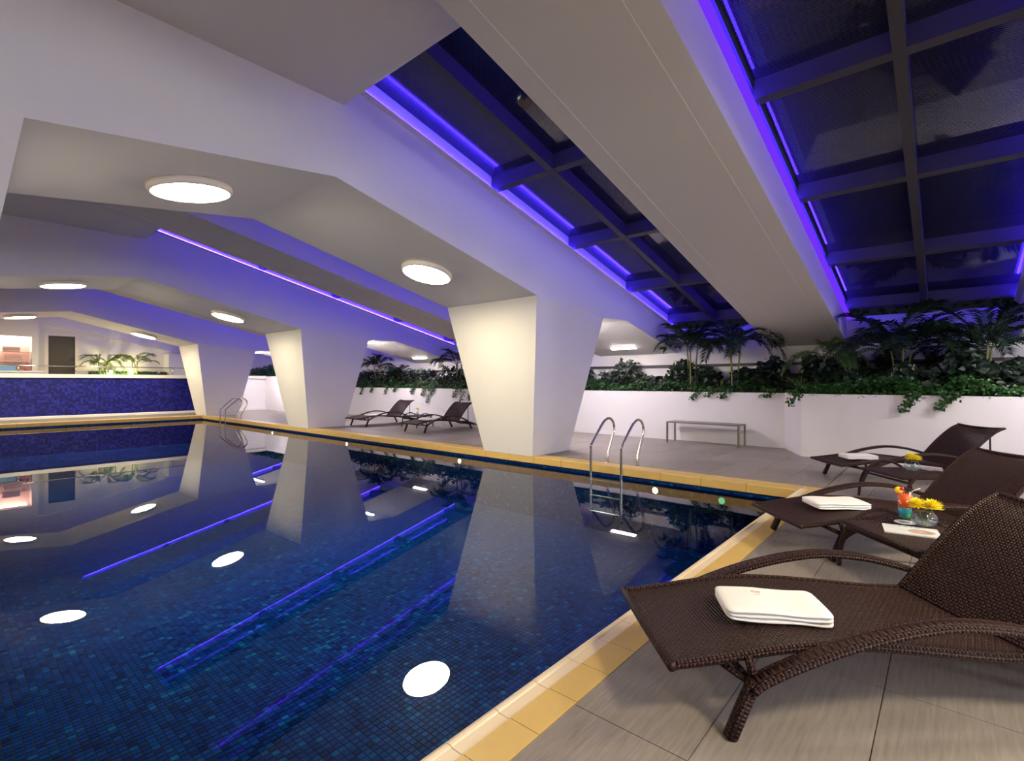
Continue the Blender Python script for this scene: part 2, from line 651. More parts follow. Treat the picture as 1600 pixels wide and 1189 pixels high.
# coping stones: a yellow band round the pool, each stone its own piece
coping = mk('trim_1', *merge([box_vf(-1.39, -1.178, -0.3, 7.41, -0.13, -0.01), box_vf(-22.95, -1.178, 7.13, 7.41, -0.13, -0.01),
                              box_vf(-22.95, -22.64, -0.3, 7.13, -0.13, -0.01), box_vf(-22.64, -1.39, -0.32, -0.02, -0.13, -0.01)]), 'grout')
tag(coping, kind=S)
# the side beside the loungers: bullnose lip, inner band and outer tiles
y = -0.04
k = 0
CP = 0.26
while y < 7.36:
    y1 = min(y + CP, 7.40)
    prof = [(-1.40, -0.10), (-1.425, -0.085), (-1.435, -0.03), (-1.428, -0.008), (-1.41, 0.0), (-1.395, 0.0), (-1.388, -0.006),
            (-1.33, -0.006), (-1.33, -0.10)]
    n = len(prof)
    v = [(a, y + .0015, b) for a, b in prof] + [(a, y1 - .0015, b) for a, b in prof]
    fs = [tuple(range(n)), tuple(range(2 * n - 1, n - 1, -1))] + [(i + n, (i + 1) % n + n, (i + 1) % n, i) for i in range(n)]
    if y < 7.1:
        mk('coping_stone', v, fs, 'coping_lip', coping)
    else:
        mk('coping_stone', *box_vf(-1.42, -1.332, y + .0015, y1 - .0015, -0.1, 0), 'coping_stone', coping)
    mk('coping_tile', *box_vf(-1.327, -1.18, y + .0015, y1 - .0015, -0.05, 0), 'coping_stone', coping)
    y = y1
    k += 1
# the side under the columns
x = -1.43
L = 0.60
while x > -22.6:
    x1 = max(x - L, -22.62)
    box('coping_stone', x1 + .001, x - .001, POOL_Y1, 7.408, -0.125, 0, 'coping_stone', coping, bevel=0.008)
    x = x1
y = -0.02
while y < 7.4:
    y1 = min(y + 0.6, 7.408)
    box('coping_stone', -22.94, -22.60, y + .001, y1 - .001, -0.125, 0, 'coping_stone', coping, bevel=0.008)
    y = y1
tag(mk('coping_run', *merge([box_vf(-22.6, -1.43, -0.30, 0.0, -0.125, 0)]), 'coping_stone', coping), kind='stuff')

# pool basin: five sheets of mosaic, the tiles close to the deck as real tiles
basin = empty('pool_basin', (0, 0, 0))
tag(basin, kind=S)
mk('basin_floor', [(POOL_X0, POOL_Y0 - .02, POOL_Z), (-5.95, POOL_Y0 - .02, POOL_Z), (-5.95, 7.15, POOL_Z), (POOL_X0, 7.15, POOL_Z)],
   [(0, 1, 2, 3)], 'mosaic_floor', basin)
mk('basin_floor', [(-5.95, 5.0, POOL_Z), (-1.39, 5.0, POOL_Z), (-1.39, 7.15, POOL_Z), (-5.95, 7.15, POOL_Z)], [(0, 1, 2, 3)], 'mosaic_floor', basin)
mk('basin_floor', [(-5.95, 0, POOL_Z - .004), (-1.39, 0, POOL_Z - .004), (-1.39, 5.0, POOL_Z - .004), (-5.95, 5.0, POOL_Z - .004)],
   [(0, 1, 2, 3)], 'pool_grout', basin)
mk('basin_wall', [(POOL_X0, 7.13, POOL_Z), (-1.39, 7.13, POOL_Z), (-1.39, 7.13, -0.12), (POOL_X0, 7.13, -0.12)], [(0, 1, 2, 3)], 'mosaic_side_x', basin)
mk('basin_wall', [(POOL_X0, -0.02, POOL_Z), (POOL_X0, -0.02, -0.12), (-1.39, -0.02, -0.12), (-1.39, -0.02, POOL_Z)], [(0, 1, 2, 3)], 'mosaic_side_x', basin)
mk('basin_wall', [(-1.39, -0.02, POOL_Z), (-1.39, -0.02, -0.09), (-1.39, 7.13, -0.09), (-1.39, 7.13, POOL_Z)], [(0, 1, 2, 3)], 'mosaic_side_y', basin)
mk('basin_wall', [(-22.64, -0.02, POOL_Z), (-22.64, 7.13, POOL_Z), (-22.64, 7.13, -0.12), (-22.64, -0.02, -0.12)], [(0, 1, 2, 3)], 'mosaic_side_y', basin)
pt = 0.05


def tile_top_vf(cx, cy, h=0.004):
    a, b = pt / 2 * 0.90, pt / 2 * 0.84
    z0, z1 = -h, 0.0
    v = [(cx - a, cy - a, z0), (cx + a, cy - a, z0), (cx + a, cy + a, z0), (cx - a, cy + a, z0),
         (cx - b, cy - b, z1), (cx + b, cy - b, z1), (cx + b, cy + b, z1), (cx - b, cy + b, z1)]
    return v, [(4, 5, 6, 7), (0, 1, 5, 4), (1, 2, 6, 5), (2, 3, 7, 6), (3, 0, 4, 7)]


sy, cyaw = math.sin(R(40.92)), math.cos(R(40.92))
cells = []
for i in range(-119, -28):
    for j in range(0, 100):
        cx, cy = (i + 0.5) * pt, (j + 0.5) * pt
        d = -cx * sy + cy * cyaw
        l = cx * cyaw + cy * sy
        vis = d > 0 and abs(l / d) < 1.03 and (EYE - POOL_Z) / d * 785 < 605
        cells.append((d if vis else 99, cx, cy))
cells.sort()
mt_v, mt_f = tile_top_vf(0, 0)
mt_me = bpy.data.meshes.new('mosaic_tile')
mt_me.from_pydata(mt_v, [], mt_f)
mt_me.materials.append(MATS['mosaic_floor'])
for d, cx, cy in cells[:300]:
    link('mosaic_tile', mt_me, basin, (cx, cy, POOL_Z + rnd.uniform(-.0006, .0006)))
V, F = merge([tile_top_vf(cx, cy) for d, cx, cy in cells[300:]])
o = mk('mosaic_tile_field', V, F, 'mosaic_floor', basin, loc=(0, 0, POOL_Z))
tag(o, kind='stuff')

water = mk('water', [(POOL_X0 - .03, -0.01, WATER), (-1.395, -0.01, WATER), (-1.395, 7.12, WATER), (POOL_X0 - .03, 7.12, WATER)],
           [(0, 1, 2, 3)], 'pool_water')
tag(water, kind=S)

# ------------------------------------------------------------------ portal frames and box beams


def frame_profile():
    low = [(0.30, 3.30), (2.972, 3.658), (6.641, 2.799), (8.794, 2.629), (9.76, 2.66), (12.4, 2.07)]
    top = [(12.4, roof_z(12.4) + 0.3), (3.08, roof_z(3.08) + 0.3), (0.30, roof_z(3.08) + 0.3)]
    return low + top


frame_x = {}
for k, fx in (('camera side', XF + BAY + 0.12), ('first', XF), ('second', XF - BAY), ('third', XF - 2 * BAY + 0.05)):
    frame_x[k] = fx
    o = prism_x('roof_beam', frame_profile(), fx - FW, fx, 'white_paint')
    tag(o, kind=S)
    # column: an upturned, cut-off pyramid
    b0, b1 = fx - 0.45 - 1.215, fx - 0.45
    v = [(b0, 7.086, 0), (b1, 7.086, 0), (b1, 8.239, 0), (b0, 8.239, 0),
         (fx - FW, 6.641, 2.80), (fx, 6.641, 2.80), (fx, 8.794, 2.632), (fx - FW, 8.794, 2.632)]
    f_ = [(0, 3, 2, 1), (4, 5, 6, 7), (0, 1, 5, 4), (1, 2, 6, 5), (2, 3, 7, 6), (3, 0, 4, 7)]
    tag(mk('support_column', v, f_, 'white_paint'), kind=S)
    fx2 = fx + 0.035
    b0, b1 = fx - 0.50 - 1.2, fx - 0.50
    v = [(b0, -1.15, 0), (b1, -1.15, 0), (b1, -0.06, 0), (b0, -0.06, 0),
         (fx - FW, -1.68, 3.52), (fx2, -1.68, 3.52), (fx2, 0.478, 3.52), (fx - FW, 0.478, 3.52),
         (fx - FW, -1.68, 4.6), (fx2, -1.68, 4.6), (fx2, 0.49, 4.6), (fx - FW, 0.49, 4.6)]
    f_ = [(0, 3, 2, 1), (0, 1, 5, 4), (1, 2, 6, 5), (2, 3, 7, 6), (3, 0, 4, 7),
          (4, 5, 9, 8), (5, 6, 10, 9), (6, 7, 11, 10), (7, 4, 8, 11), (8, 9, 10, 11)]
    tag(mk('support_column', v, f_, 'white_paint'), kind=S)
# the end frame over the terrace
tag(prism_x('roof_beam', [(-4, 3.0), (0.30, 3.30), (2.972, 3.658), (12.4, 1.61), (12.4, 5.0), (-4, 5.0)], -27.5, -27.1, 'white_paint'), kind=S)

for bx in (0.0, -BAY, -2 * BAY):
    x0, x1 = -3.0 + bx, -1.57 + bx
    prof = [(1.55, b_soffit(1.55)), (12.4, b_soffit(12.4)), (12.4, roof_z(12.4) + 0.3), (3.08, roof_z(3.08) + 0.3),
            (1.55, roof_z(3.08) + 0.3)]
    bm_o = prism_x('roof_beam', prof, x0, x1, 'shaded_white_paint')  # soffit shade is in its paint, the sides turn plain white below
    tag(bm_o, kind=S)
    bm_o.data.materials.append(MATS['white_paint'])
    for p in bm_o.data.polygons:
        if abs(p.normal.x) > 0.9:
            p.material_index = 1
    for xs in (x0 + 0.23, x1 - 0.23):       # slightly raised panel seams on the soffit
        pts = [(xs, 1.65, b_soffit(1.65) - 0.001), (xs, 12.39, b_soffit(12.39) - 0.001)]
        V, F, U = sweep_vf(pts, 0.004, 0.003, 4, (1, 0, 0))
        mk('panel_seam', V, F, 'seam_paint', bm_o)

ceil = mk('ceiling', *merge([box_vf(-30, 15, -4, 3.08, CEIL, 5.1)]), 'shaded_white_paint')
tag(ceil, kind=S)
tag(mk('ceiling_end', [(3.2, 3.08, roof_z(3.08)), (15, 3.08, roof_z(3.08)), (15, 12.4, roof_z(12.4)), (3.2, 12.4, roof_z(12.4)),
                       (3.2, 3.08, roof_z(3.08) + .3), (15, 3.08, roof_z(3.08) + .3), (15, 12.4, roof_z(12.4) + .3), (3.2, 12.4, roof_z(12.4) + .3)],
      [(0, 3, 2, 1), (4, 5, 6, 7), (0, 1, 5, 4), (1, 2, 6, 5), (2, 3, 7, 6), (3, 0, 4, 7)], 'shaded_white_paint'), kind=S)

# ------------------------------------------------------------------ walls
tag(box('wall_back', -30, 15, YB, YB + 0.25, 0, roof_z(YB) + 0.02, 'white_paint'), kind=S)
tag(box('wall_side', -30, 15, -4.25, -4, 0, 5.1, 'white_paint'), kind=S)
tag(box('wall_near', 15, 15.25, -4, YB, 0, 5.1, 'white_paint'), kind=S)
tag(box('trim_2', -20, 7, YB - 0.05, YB, 1.72, 1.78, 'roof_steel'), kind=S)
# planter walls
pw = tag(mk('wall_planter', *merge([box_vf(-20.6, -2.25, 11.3, 11.42, 0, 1.12)]), 'white_paint'), kind=S)
poly = [(-2.49, 11.3), (-2.0, 10.3), (15, 10.3), (15, 10.42), (-1.93, 10.42), (-2.36, 11.3), (-2.25, 11.42), (-2.49, 11.42)]
n = len(poly)
v = [(a, b, 0) for a, b in poly] + [(a, b, 1.13) for a, b in poly]
fs = [tuple(range(n - 1, -1, -1)), tuple(range(n, 2 * n))] + [(i, (i + 1) % n, (i + 1) % n + n, i + n) for i in range(n)]
tag(mk('wall_planter', v, fs, 'white_paint'), kind=S)
tag(mk('planter_ground', [(-20.6, 11.4, 1.03), (-2.3, 11.4, 1.03), (-1.95, 10.4, 1.03), (15, 10.4, 1.03), (15, YB, 1.03), (-20.6, YB, 1.03)],
       [(0, 1, 2, 3, 4, 5)], 'soil'), kind=S)
# taller white block at the far end of the deck, with a shallow niche
tag(mk('wall_block', *merge([box_vf(-30, -20.6, 10.5, 12.4, 0, 1.60), box_vf(-23.3, -20.6, 10.38, 10.5, 0, 1.12)]), 'white_paint'), kind=S)

# ------------------------------------------------------------------ glass roof
ys = [3.14, 5.58, 7.62, 9.77, 11.9]
bays = [(XF, -3.0), (-1.57, XF + BAY + 0.12 - FW), (XF - BAY, -3.0 - BAY), (-1.57 - BAY, XF - FW),
        (XF - 2 * BAY + 0.05, -3.0 - 2 * BAY), (-1.57 - 2 * BAY, XF - BAY - FW), (-27.1, XF - 2 * BAY + 0.05 - FW)]
BAR = 0.24


def slope_box(x0, x1, y0, y1, o0, o1):
    """box that follows the roof slope between heights o0 and o1 over the roof plane"""
    v = [(x0, y0, roof_z(y0) + o0), (x1, y0, roof_z(y0) + o0), (x1, y1, roof_z(y1) + o0), (x0, y1, roof_z(y1) + o0),
         (x0, y0, roof_z(y0) + o1), (x1, y0, roof_z(y0) + o1), (x1, y1, roof_z(y1) + o1), (x0, y1, roof_z(y1) + o1)]
    return v, [(0, 3, 2, 1), (4, 5, 6, 7), (0, 1, 5, 4), (1, 2, 6, 5), (2, 3, 7, 6), (3, 0, 4, 7)]


for bi, (a, b) in enumerate(bays):
    w_ = empty('window_%d' % (bi + 1), (0, 0, 0))
    tag(w_, kind=S)
    mid = (a + b) / 2
    for xa, xb in ((mid - 0.05, mid + 0.05),):
        mk('rafter', *slope_box(xa, xb, 3.08, YB, 0.0, BAR), 'roof_steel', w_)
    if bi == 1:
        mk('rafter', *slope_box(a, a + 0.06, 3.08, YB, 0.12, BAR + .02), 'roof_steel', w_)
    for yy in ys:
        for xa, xb in ((a, mid - 0.05), (mid + 0.05, b)):
            mk('crossbar', *slope_box(xa, xb, yy - 0.05, yy + 0.05, 0.01, BAR - 0.01), 'roof_steel', w_)
    edges = ys + [YB]
    for i in range(len(edges) - 1):
        for xa, xb in ((a + 0.002, mid - 0.05), (mid + 0.05, b - 0.002)):
            mk('pane', *slope_box(xa, xb, edges[i] + 0.05, edges[i + 1] - (0.05 if i < len(edges) - 2 else 0), BAR - 0.035, BAR - 0.02), 'roof_glass', w_)

# outside, seen through the glass: a roof-top planter with a clipped hedge and the eave of the next building
tag(box('wall_outside', -14, 14, 15.9, 16.2, 2.2, 6.0, 'grout'), kind=S)
tag(box('roof_outside', -14, 14, 15.0, 18, 8.05, 8.8, 'grout'), kind=S)


# ------------------------------------------------------------------ lamps
def disc_lamp(name, loc, slope, label):
    r_ = empty(name, loc)
    r_.rotation_euler = (slope, 0, 0)
    lathe('housing', [(0.37, 0.0), (0.405, -0.012), (0.41, -0.05), (0.40, -0.075), (0.375, -0.085)], 'lamp_housing', r_, n=48)
    lathe('diffuser', [(0.376, -0.078), (0.34, -0.092), (0.2, -0.105), (0.001, -0.11)], 'lamp_diffuser', r_, n=48)
    tag(r_, label, 'lamp', 'round ceiling lamps under the beams')
    return r_


def soffit(y):
    return 3.30 + (y - 0.30) * 0.134 if y < 2.972 else 3.658 - 0.2341 * (y - 2.972)


lamp_no = {'camera side': 'beam above the poolside loungers', 'first': 'beam of the widest column', 'second': 'beam of the middle column',
           'third': 'beam of the farthest column'}
for k, fx in frame_x.items():
    for yy, sl, where in ((1.86, math.atan(0.134), 'near its crest'), (5.20, -math.atan(0.2341), 'beside the column')):
        lx = fx - 1.10
        disc_lamp('ceiling_light', (lx, yy, soffit(yy)), sl, 'glowing round lamp under the %s, %s' % (lamp_no[k], where))


def strip_lamp(loc, slope, length, label, glow='strip_diffuser'):
    r_ = empty('strip_light', loc)
    r_.rotation_euler = (slope, 0, 0)
    mk('housing', *box_vf(-length / 2 - .02, length / 2 + .02, -0.07, 0.07, -0.02, 0.0), 'lamp_housing', r_)
    mk('diffuser', *box_vf(-length / 2, length / 2, -0.045, 0.045, -0.045, -0.02), glow, r_)
    tag(r_, label, 'lamp', 'tube lamps under the beams over the planter')


for k, fx in frame_x.items():
    yy = 11.66
    strip_lamp((fx - 1.10, yy, 2.66 - 0.2235 * (yy - 9.76)), -math.atan(0.2235), 0.68,
               {'camera side': 'tube lamp over the planter behind the loungers', 'first': 'white tube lamp under the slanted soffit next to the column by the bench',
                'second': 'white tube lamp under the slanted soffit above the planter with the wall loungers',
                'third': 'tube lamp lighting the shrubs on the tall white block'}[k])

for i, (gx_, gy_) in enumerate(((8.0, -1.0), (8.0, 2.5), (8.5, 6.0))):  # unseen globes added behind the camera as general fill light
    r_ = empty('fill_pendant', (gx_, gy_, 2.7))
    V, F = lathe_vf([(0.001, -0.3), (0.115, -0.277), (0.212, -0.212), (0.277, -0.115), (0.3, 0), (0.277, 0.115), (0.212, 0.212), (0.115, 0.277), (0.001, 0.3)], 24)
    mk('globe', V, F, 'fill_globe_glow', r_, smooth=True)
    sweep('cord', [(0, 0, 0.29), (0, 0, 0.8), (0, 0, (CEIL if gy_ < 3 else roof_z(gy_)) - 2.7)], 0.006, 0.006, 'roof_steel', r_, n=6, ref=(1, 0, 0))
    tag(r_, 'added fill globe hung over the deck behind the camera, %s of three' % ORD[i], 'lamp', 'added fill globes')

for k, fx in frame_x.items():
    strip_lamp((fx - 1.10, 9.30, 2.644), 0.03, 1.1, 'bright tube lamp on the flat soffit hidden behind the %s column' % {'camera side': 'lounger-side', 'first': 'widest', 'second': 'middle', 'third': 'farthest'}[k],
               'wash_diffuser')

# blue LED strips along the tops of the beams, right under the glass
led_where = []
for bi, (a, b) in enumerate(bays):
    for side, xx in (('a', a + 0.035), ('b', b - 0.035)):
        led_where.append((bi, side, xx))
bay_name = ['glass roof above the pool ladder and bench', 'glass roof over the loungers',
            'second glass roof beside the middle column', 'glass roof behind the ladder column beam', 'glass roof beside the far column',
            'glass roof behind the middle column', 'glass roof over the terrace']
for bi, side, xx in led_where:
    sg = 1 if side == 'a' else -1
    o = empty('led_strip', (0, 0, 0))
    xa, xb = sorted((xx - sg * 0.035, xx + sg * 0.045))
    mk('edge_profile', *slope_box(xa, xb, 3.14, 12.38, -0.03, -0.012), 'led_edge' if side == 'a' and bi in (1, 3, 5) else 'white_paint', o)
    mk('tube', *slope_box(xx - 0.012, xx + 0.012, 3.3, 12.3, -0.008, 0.016), 'led_blue', o)
    tag(o, 'blue light strip, %s edge of the %s' % ('far' if side == 'a' else 'camera-side', bay_name[bi]), 'light strip', 'blue light strips under the glass roof')

# underwater lamps in the pool wall under the columns
for i, lx in enumerate((-3.32, -7.60, -11.9, -16.3)):
    r_ = empty('pool_light', (lx, 7.13, -0.285))
    lathe('bezel', [(0.065, 0), (0.065, 0.015), (0.045, 0.02)], 'steel', r_, n=20, rot=(R(90), 0, 0))
    lathe('lens', [(0.045, 0.014), (0.02, 0.022), (0.001, 0.024)], 'pool_lamp_glow', r_, n=20, rot=(R(90), 0, 0))
    tag(r_, ['glowing underwater lamp in the pool wall beside the ladder by the bench', 'glowing underwater lamp in the pool wall next to the ladder column',
             'glowing underwater lamp in the pool wall below the wall loungers', 'glowing underwater lamp in the pool wall past the middle column'][i],
        'lamp', 'underwater lamps')
r_ = empty('pool_light', (-2.35, 7.13, -0.29))
lathe('bezel', [(0.06, 0), (0.06, 0.012), (0.045, 0.016)], 'steel', r_, n=16, rot=(R(90), 0, 0))
lathe('lens', [(0.046, 0.01), (0.001, 0.016)], 'pool_lamp_green', r_, n=16, rot=(R(90), 0, 0))
tag(r_, 'small dim green underwater lamp in the pool wall by the corner', 'lamp', 'underwater lamps')

# ------------------------------------------------------------------ ladders and bench


def ladder(x0, x1, label):
    root = empty('pool_ladder', (0, 0, 0))
    path = [(6.9, -0.92), (6.9, -0.3), (6.9, 0.28), (6.93, 0.36), (7.22, 0.63), (7.33, 0.705), (7.45, 0.735), (7.57, 0.70), (7.635, 0.61), (7.63, 0.50),
            (7.58, 0.40), (7.45, 0.17), (7.42, 0.10), (7.415, 0.0)]
    for xx in (x0, x1):
        pts = spline([(xx, a, b) for a, b in path], 5)
        rail = sweep('rail', pts, 0.021, mat='steel', parent=root, n=12, ref=(1, 0, 0))
        lathe('flange', [(0.045, 0.0), (0.045, 0.008), (0.022, 0.014)], 'steel', rail, n=16, loc=(xx, 7.415, 0))
    for z in (-0.205, -0.45, -0.70):
        box('step', x0, x1, 6.86, 6.94, z - 0.012, z + 0.012, 'steel', root, bevel=0.006)
    tag(root, label, 'ladder', 'steel pool ladders')


ladder(-4.31, -3.77, 'steel pool ladder with two bent handrails between the wide column and the bench')
ladder(-20.1, -19.62, 'steel pool ladder with two bent handrails beside the far column at the pool end')

bench = empty('bench', (-3.97, 10.95, 0))
for sx in (-0.755, 0.755):
    for sy_ in (-0.21, 0.21):
        box('leg', sx - 0.017, sx + 0.017, sy_ - 0.017, sy_ + 0.017, 0, 0.44, 'brushed_steel', bench)
box('seat_panel', -0.74, 0.74, -0.2, 0.2, 0.443, 0.46, 'brushed_steel', bench, bevel=0.003)
for a in (-0.21, 0.21):
    box('frame_rail', -0.772, 0.772, a - 0.017, a + 0.017, 0.44, 0.465, 'brushed_steel', bench)
for a in (-0.755, 0.755):
    box('frame_rail', a - 0.017, a + 0.017, -0.193, 0.193, 0.44, 0.465, 'brushed_steel', bench)
tag(bench, 'low steel bench with four thin legs against the white planter wall', 'bench')

# ------------------------------------------------------------------ loungers
SEAT = [(0.0, 0.252), (0.12, 0.263), (0.25, 0.279), (0.42, 0.302), (0.58, 0.313), (0.75, 0.309), (0.92, 0.295), (1.08, 0.278), (1.3, 0.254), (1.52, 0.243)]
BACK = [(1.50, 0.25), (1.59, 0.345), (1.69, 0.46), (1.80, 0.57), (1.88, 0.64), (1.96, 0.70), (2.05, 0.742)]


def seat_z(x):
    for (a, za), (b, zb) in zip(SEAT, SEAT[1:]):
        if a <= x <= b:
            return za + (zb - za) * (x - a) / (b - a)
    return SEAT[-1][1]


def woven_sheet(name, prof, hw, mat, parent, th=0.016, ny=10, sag=0.012):
    p2 = spline([(a, 0, b) for a, b in prof], 4)
    m_ = len(p2)
    V, U, F = [], [], []
    ln = 0
    for side in (0, 1):
        ln = 0
        for i, p in enumerate(p2):
            if i:
                ln += (p2[i] - p2[i - 1]).length
            t = (p2[min(i + 1, m_ - 1)] - p2[max(i - 1, 0)]).normalized()
            nrm = Vector((-t.z, 0, t.x))
            for j in range(ny + 1):
                s_ = j / ny * 2 - 1
                drop = -sag * (1 - s_ * s_) - (th if side else 0)
                V.append((p.x + nrm.x * drop, s_ * hw, p.z + nrm.z * drop))
                U.append((s_ * hw + 1, ln))
    st = m_ * (ny + 1)
    for i in range(m_ - 1):
        for j in range(ny):
            a = i * (ny + 1) + j
            F.append((a, a + ny + 1, a + ny + 2, a + 1))
            F.append((st + a, st + a + 1, st + a + ny + 2, st + a + ny + 1))
    return mk(name, V, F, mat, parent, smooth=True, uvs=U)


def make_lounger():
    root = empty('sun_lounger')
    hw = 0.335
    woven_sheet('seat', SEAT, hw, 'wicker_seat', root)
    woven_sheet('backrest', BACK, hw, 'wicker_back', root, sag=0.02)
    # rim round seat and back
    for s_ in (-1, 1):
        pts = spline([(a, s_ * 0.345, b - 0.006) for a, b in SEAT], 3)
        sweep('side_rail', pts, 0.018, 0.02, 'wicker_frame', root, n=10)
        pts = spline([(a, s_ * 0.345, b - 0.004) for a, b in BACK], 3)
        sweep('back_rail', pts, 0.018, 0.016, 'wicker_frame', root, n=10)
    sweep('foot_rail', [(0.0, -0.363, 0.246), (0.0, 0, 0.240), (0.0, 0.363, 0.246)], 0.018, 0.018, 'wicker_frame', root, n=10, ref=(0, 0, 1))
    sweep('top_rail', spline([(2.055, -0.363, 0.742), (2.045, -0.15, 0.727), (2.045, 0.15, 0.727), (2.055, 0.363, 0.742)], 4), 0.015, 0.015, 'wicker_frame', root, n=10, ref=(0, 0, 1))
    # arched arm rails with front and rear legs
    arch = [(0.285, 0.185), (0.33, 0.217), (0.45, 0.268), (0.63, 0.330), (0.80, 0.373), (0.95, 0.398), (1.10, 0.409), (1.30, 0.392), (1.46, 0.358), (1.61, 0.312), (1.76, 0.245), (1.86, 0.175)]
    for s_ in (-1, 1):
        yy = s_ * 0.408
        arm = sweep('arm_rail', spline([(a, yy, b) for a, b in arch], 4), 0.040, 0.017, 'wicker_frame', root, n=12, flat=True)
        sweep('leg', [(0.205, s_ * 0.407, 0.0), (0.25, s_ * 0.405, 0.10), (0.30, yy, 0.215)], 0.025, 0.022, 'wicker_frame', root, n=10, flat=True)
        sweep('leg', [(1.84, yy, 0.20), (1.91, s_ * 0.405, 0.09), (1.96, s_ * 0.407, 0.0)], 0.025, 0.022, 'wicker_frame', root, n=10, flat=True)
        # short strut from the leg head to the seat rail
        sweep('strut', [(0.31, s_ * 0.385, 0.20), (0.30, s_ * 0.36, 0.285)], 0.016, 0.016, 'wicker_frame', root, n=8)
        sweep('strut', [(0.30, s_ * 0.385, 0.19), (0.20, s_ * 0.29, 0.238)], 0.013, 0.013, 'wicker_frame', root, n=8, ref=(0, 0, 1))
        # stay that props the backrest
        sweep('back_stay', [(1.92, s_ * 0.30, 0.64), (1.93, s_ * 0.30, 0.20)], 0.011, 0.011, 'wicker_frame', root, n=8, ref=(0, 1, 0.01))
        # low tail rail behind the hinge
        sweep('tail_rail', spline([(1.50, s_ * 0.345, 0.235), (1.75, s_ * 0.345, 0.215), (2.0, s_ * 0.345, 0.17), (2.22, s_ * 0.345, 0.10)], 3), 0.018, 0.018, 'wicker_frame', root, n=8)
    woven_sheet('tail_panel', [(1.52, 0.238), (1.75, 0.218), (2.0, 0.172), (2.22, 0.102)], 0.335, 'wicker_seat', root, sag=0.0)
    for xx, zz in ((0.30, 0.20), (1.84, 0.205)):
        sweep('stretcher', [(xx, -0.39, zz), (xx, 0, zz - 0.012), (xx, 0.39, zz)], 0.014, 0.014, 'wicker_frame', root, n=8, ref=(0, 0, 1))
    return root


proto = make_lounger()
LOUNGERS = [((-1.052, 2.137), 43.12, 'large dark woven sun lounger carrying the white towel with red embroidery'),
            ((-1.083, 4.596), 42.47, 'middle one of the three dark poolside loungers, behind the cocktail table'),
            ((-1.274, 8.102), 38.3, 'dark poolside lounger closest to the white planter wall, behind the lone flower vase'),
            ((-13.50, 8.25), 91, 'small dark sun lounger by the planter wall next to the middle column'),
            ((-10.75, 8.22), 91, 'small dark sun lounger by the planter wall, half behind the ladder column')]
lounger_obs = []
for i, (p, th, lab) in enumerate(LOUNGERS):
    o = proto if i == 0 else copy_tree(proto)
    o.location = (p[0], p[1], 0)
    o.rotation_euler = (0, 0, R(th))
    tag(o, lab, 'sun lounger', 'woven sun loungers')
    lounger_obs.append(o)


# ------------------------------------------------------------------ side tables
TZ = 0.335


def make_table():
    root = empty('side_table')
    woven_sheet('tabletop', [(0.02, TZ), (0.3, TZ), (0.60, TZ)], 0.315, 'wicker_seat', root, sag=0.0)
    for xx in (0.01, 0.61):
        sweep('top_rim', [(xx, -0.335, TZ - 0.008), (xx, 0, TZ - 0.008), (xx, 0.335, TZ - 0.008)], 0.014, 0.016, 'wicker_frame', root, n=8, ref=(0, 0, 1))
    for s_ in (-1, 1):
        sweep('top_rim', [(0.01, s_ * 0.325, TZ - 0.008), (0.3, s_ * 0.325, TZ - 0.008), (0.61, s_ * 0.325, TZ - 0.008)], 0.016, 0.014, 'wicker_frame', root, n=8)
        yy = s_ * 0.355
        arch = [(0.0, 0.0), (0.012, 0.12), (0.04, 0.235), (0.10, 0.32), (0.20, 0.385), (0.31, 0.405), (0.42, 0.385), (0.52, 0.32), (0.58, 0.235), (0.608, 0.12), (0.62, 0.0)]
        sweep('hoop_leg', spline([(a, yy, b) for a, b in arch], 4), 0.017, 0.015, 'wicker_frame', root, n=10)
    for xx in (0.06, 0.56):
        sweep('stretcher', [(xx, -0.35, 0.28), (xx, 0, 0.28), (xx, 0.35, 0.28)], 0.012, 0.012, 'wicker_frame', root, n=8, ref=(0, 0, 1))
    return root


tproto = make_table()
TABLES = [((-0.365, 4.11), 42.3, 'dark woven side table with a cocktail, yellow flowers and a magazine on it'),
          ((-0.57, 6.95), 40.0, 'dark woven side table with only a yellow flower in a vase, by the poolside loungers'),
          ((-12.05, 9.25), 90.0, 'small dark woven side table between the two loungers at the planter wall')]
table_obs = []
for i, (p, th, lab) in enumerate(TABLES):
    o = tproto if i == 0 else copy_tree(tproto)
    o.location = (p[0], p[1], 0)
    o.rotation_euler = (0, 0, R(th))
    tag(o, lab, 'table', 'woven side tables')
    table_obs.append(o)


def on_table(i, l, y):
    p, th, _ = TABLES[i]
    c_, s_ = math.cos(R(th)), math.sin(R(th))
    return (p[0] + l * c_ - y * s_, p[1] + l * s_ + y * c_, TZ + 0.001)


def on_lounger(i, l, y):
    p, th, _ = LOUNGERS[i]
    c_, s_ = math.cos(R(th)), math.sin(R(th))
    return (p[0] + l * c_ - y * s_, p[1] + l * s_ + y * c_, seat_z(l))


# ------------------------------------------------------------------ towels


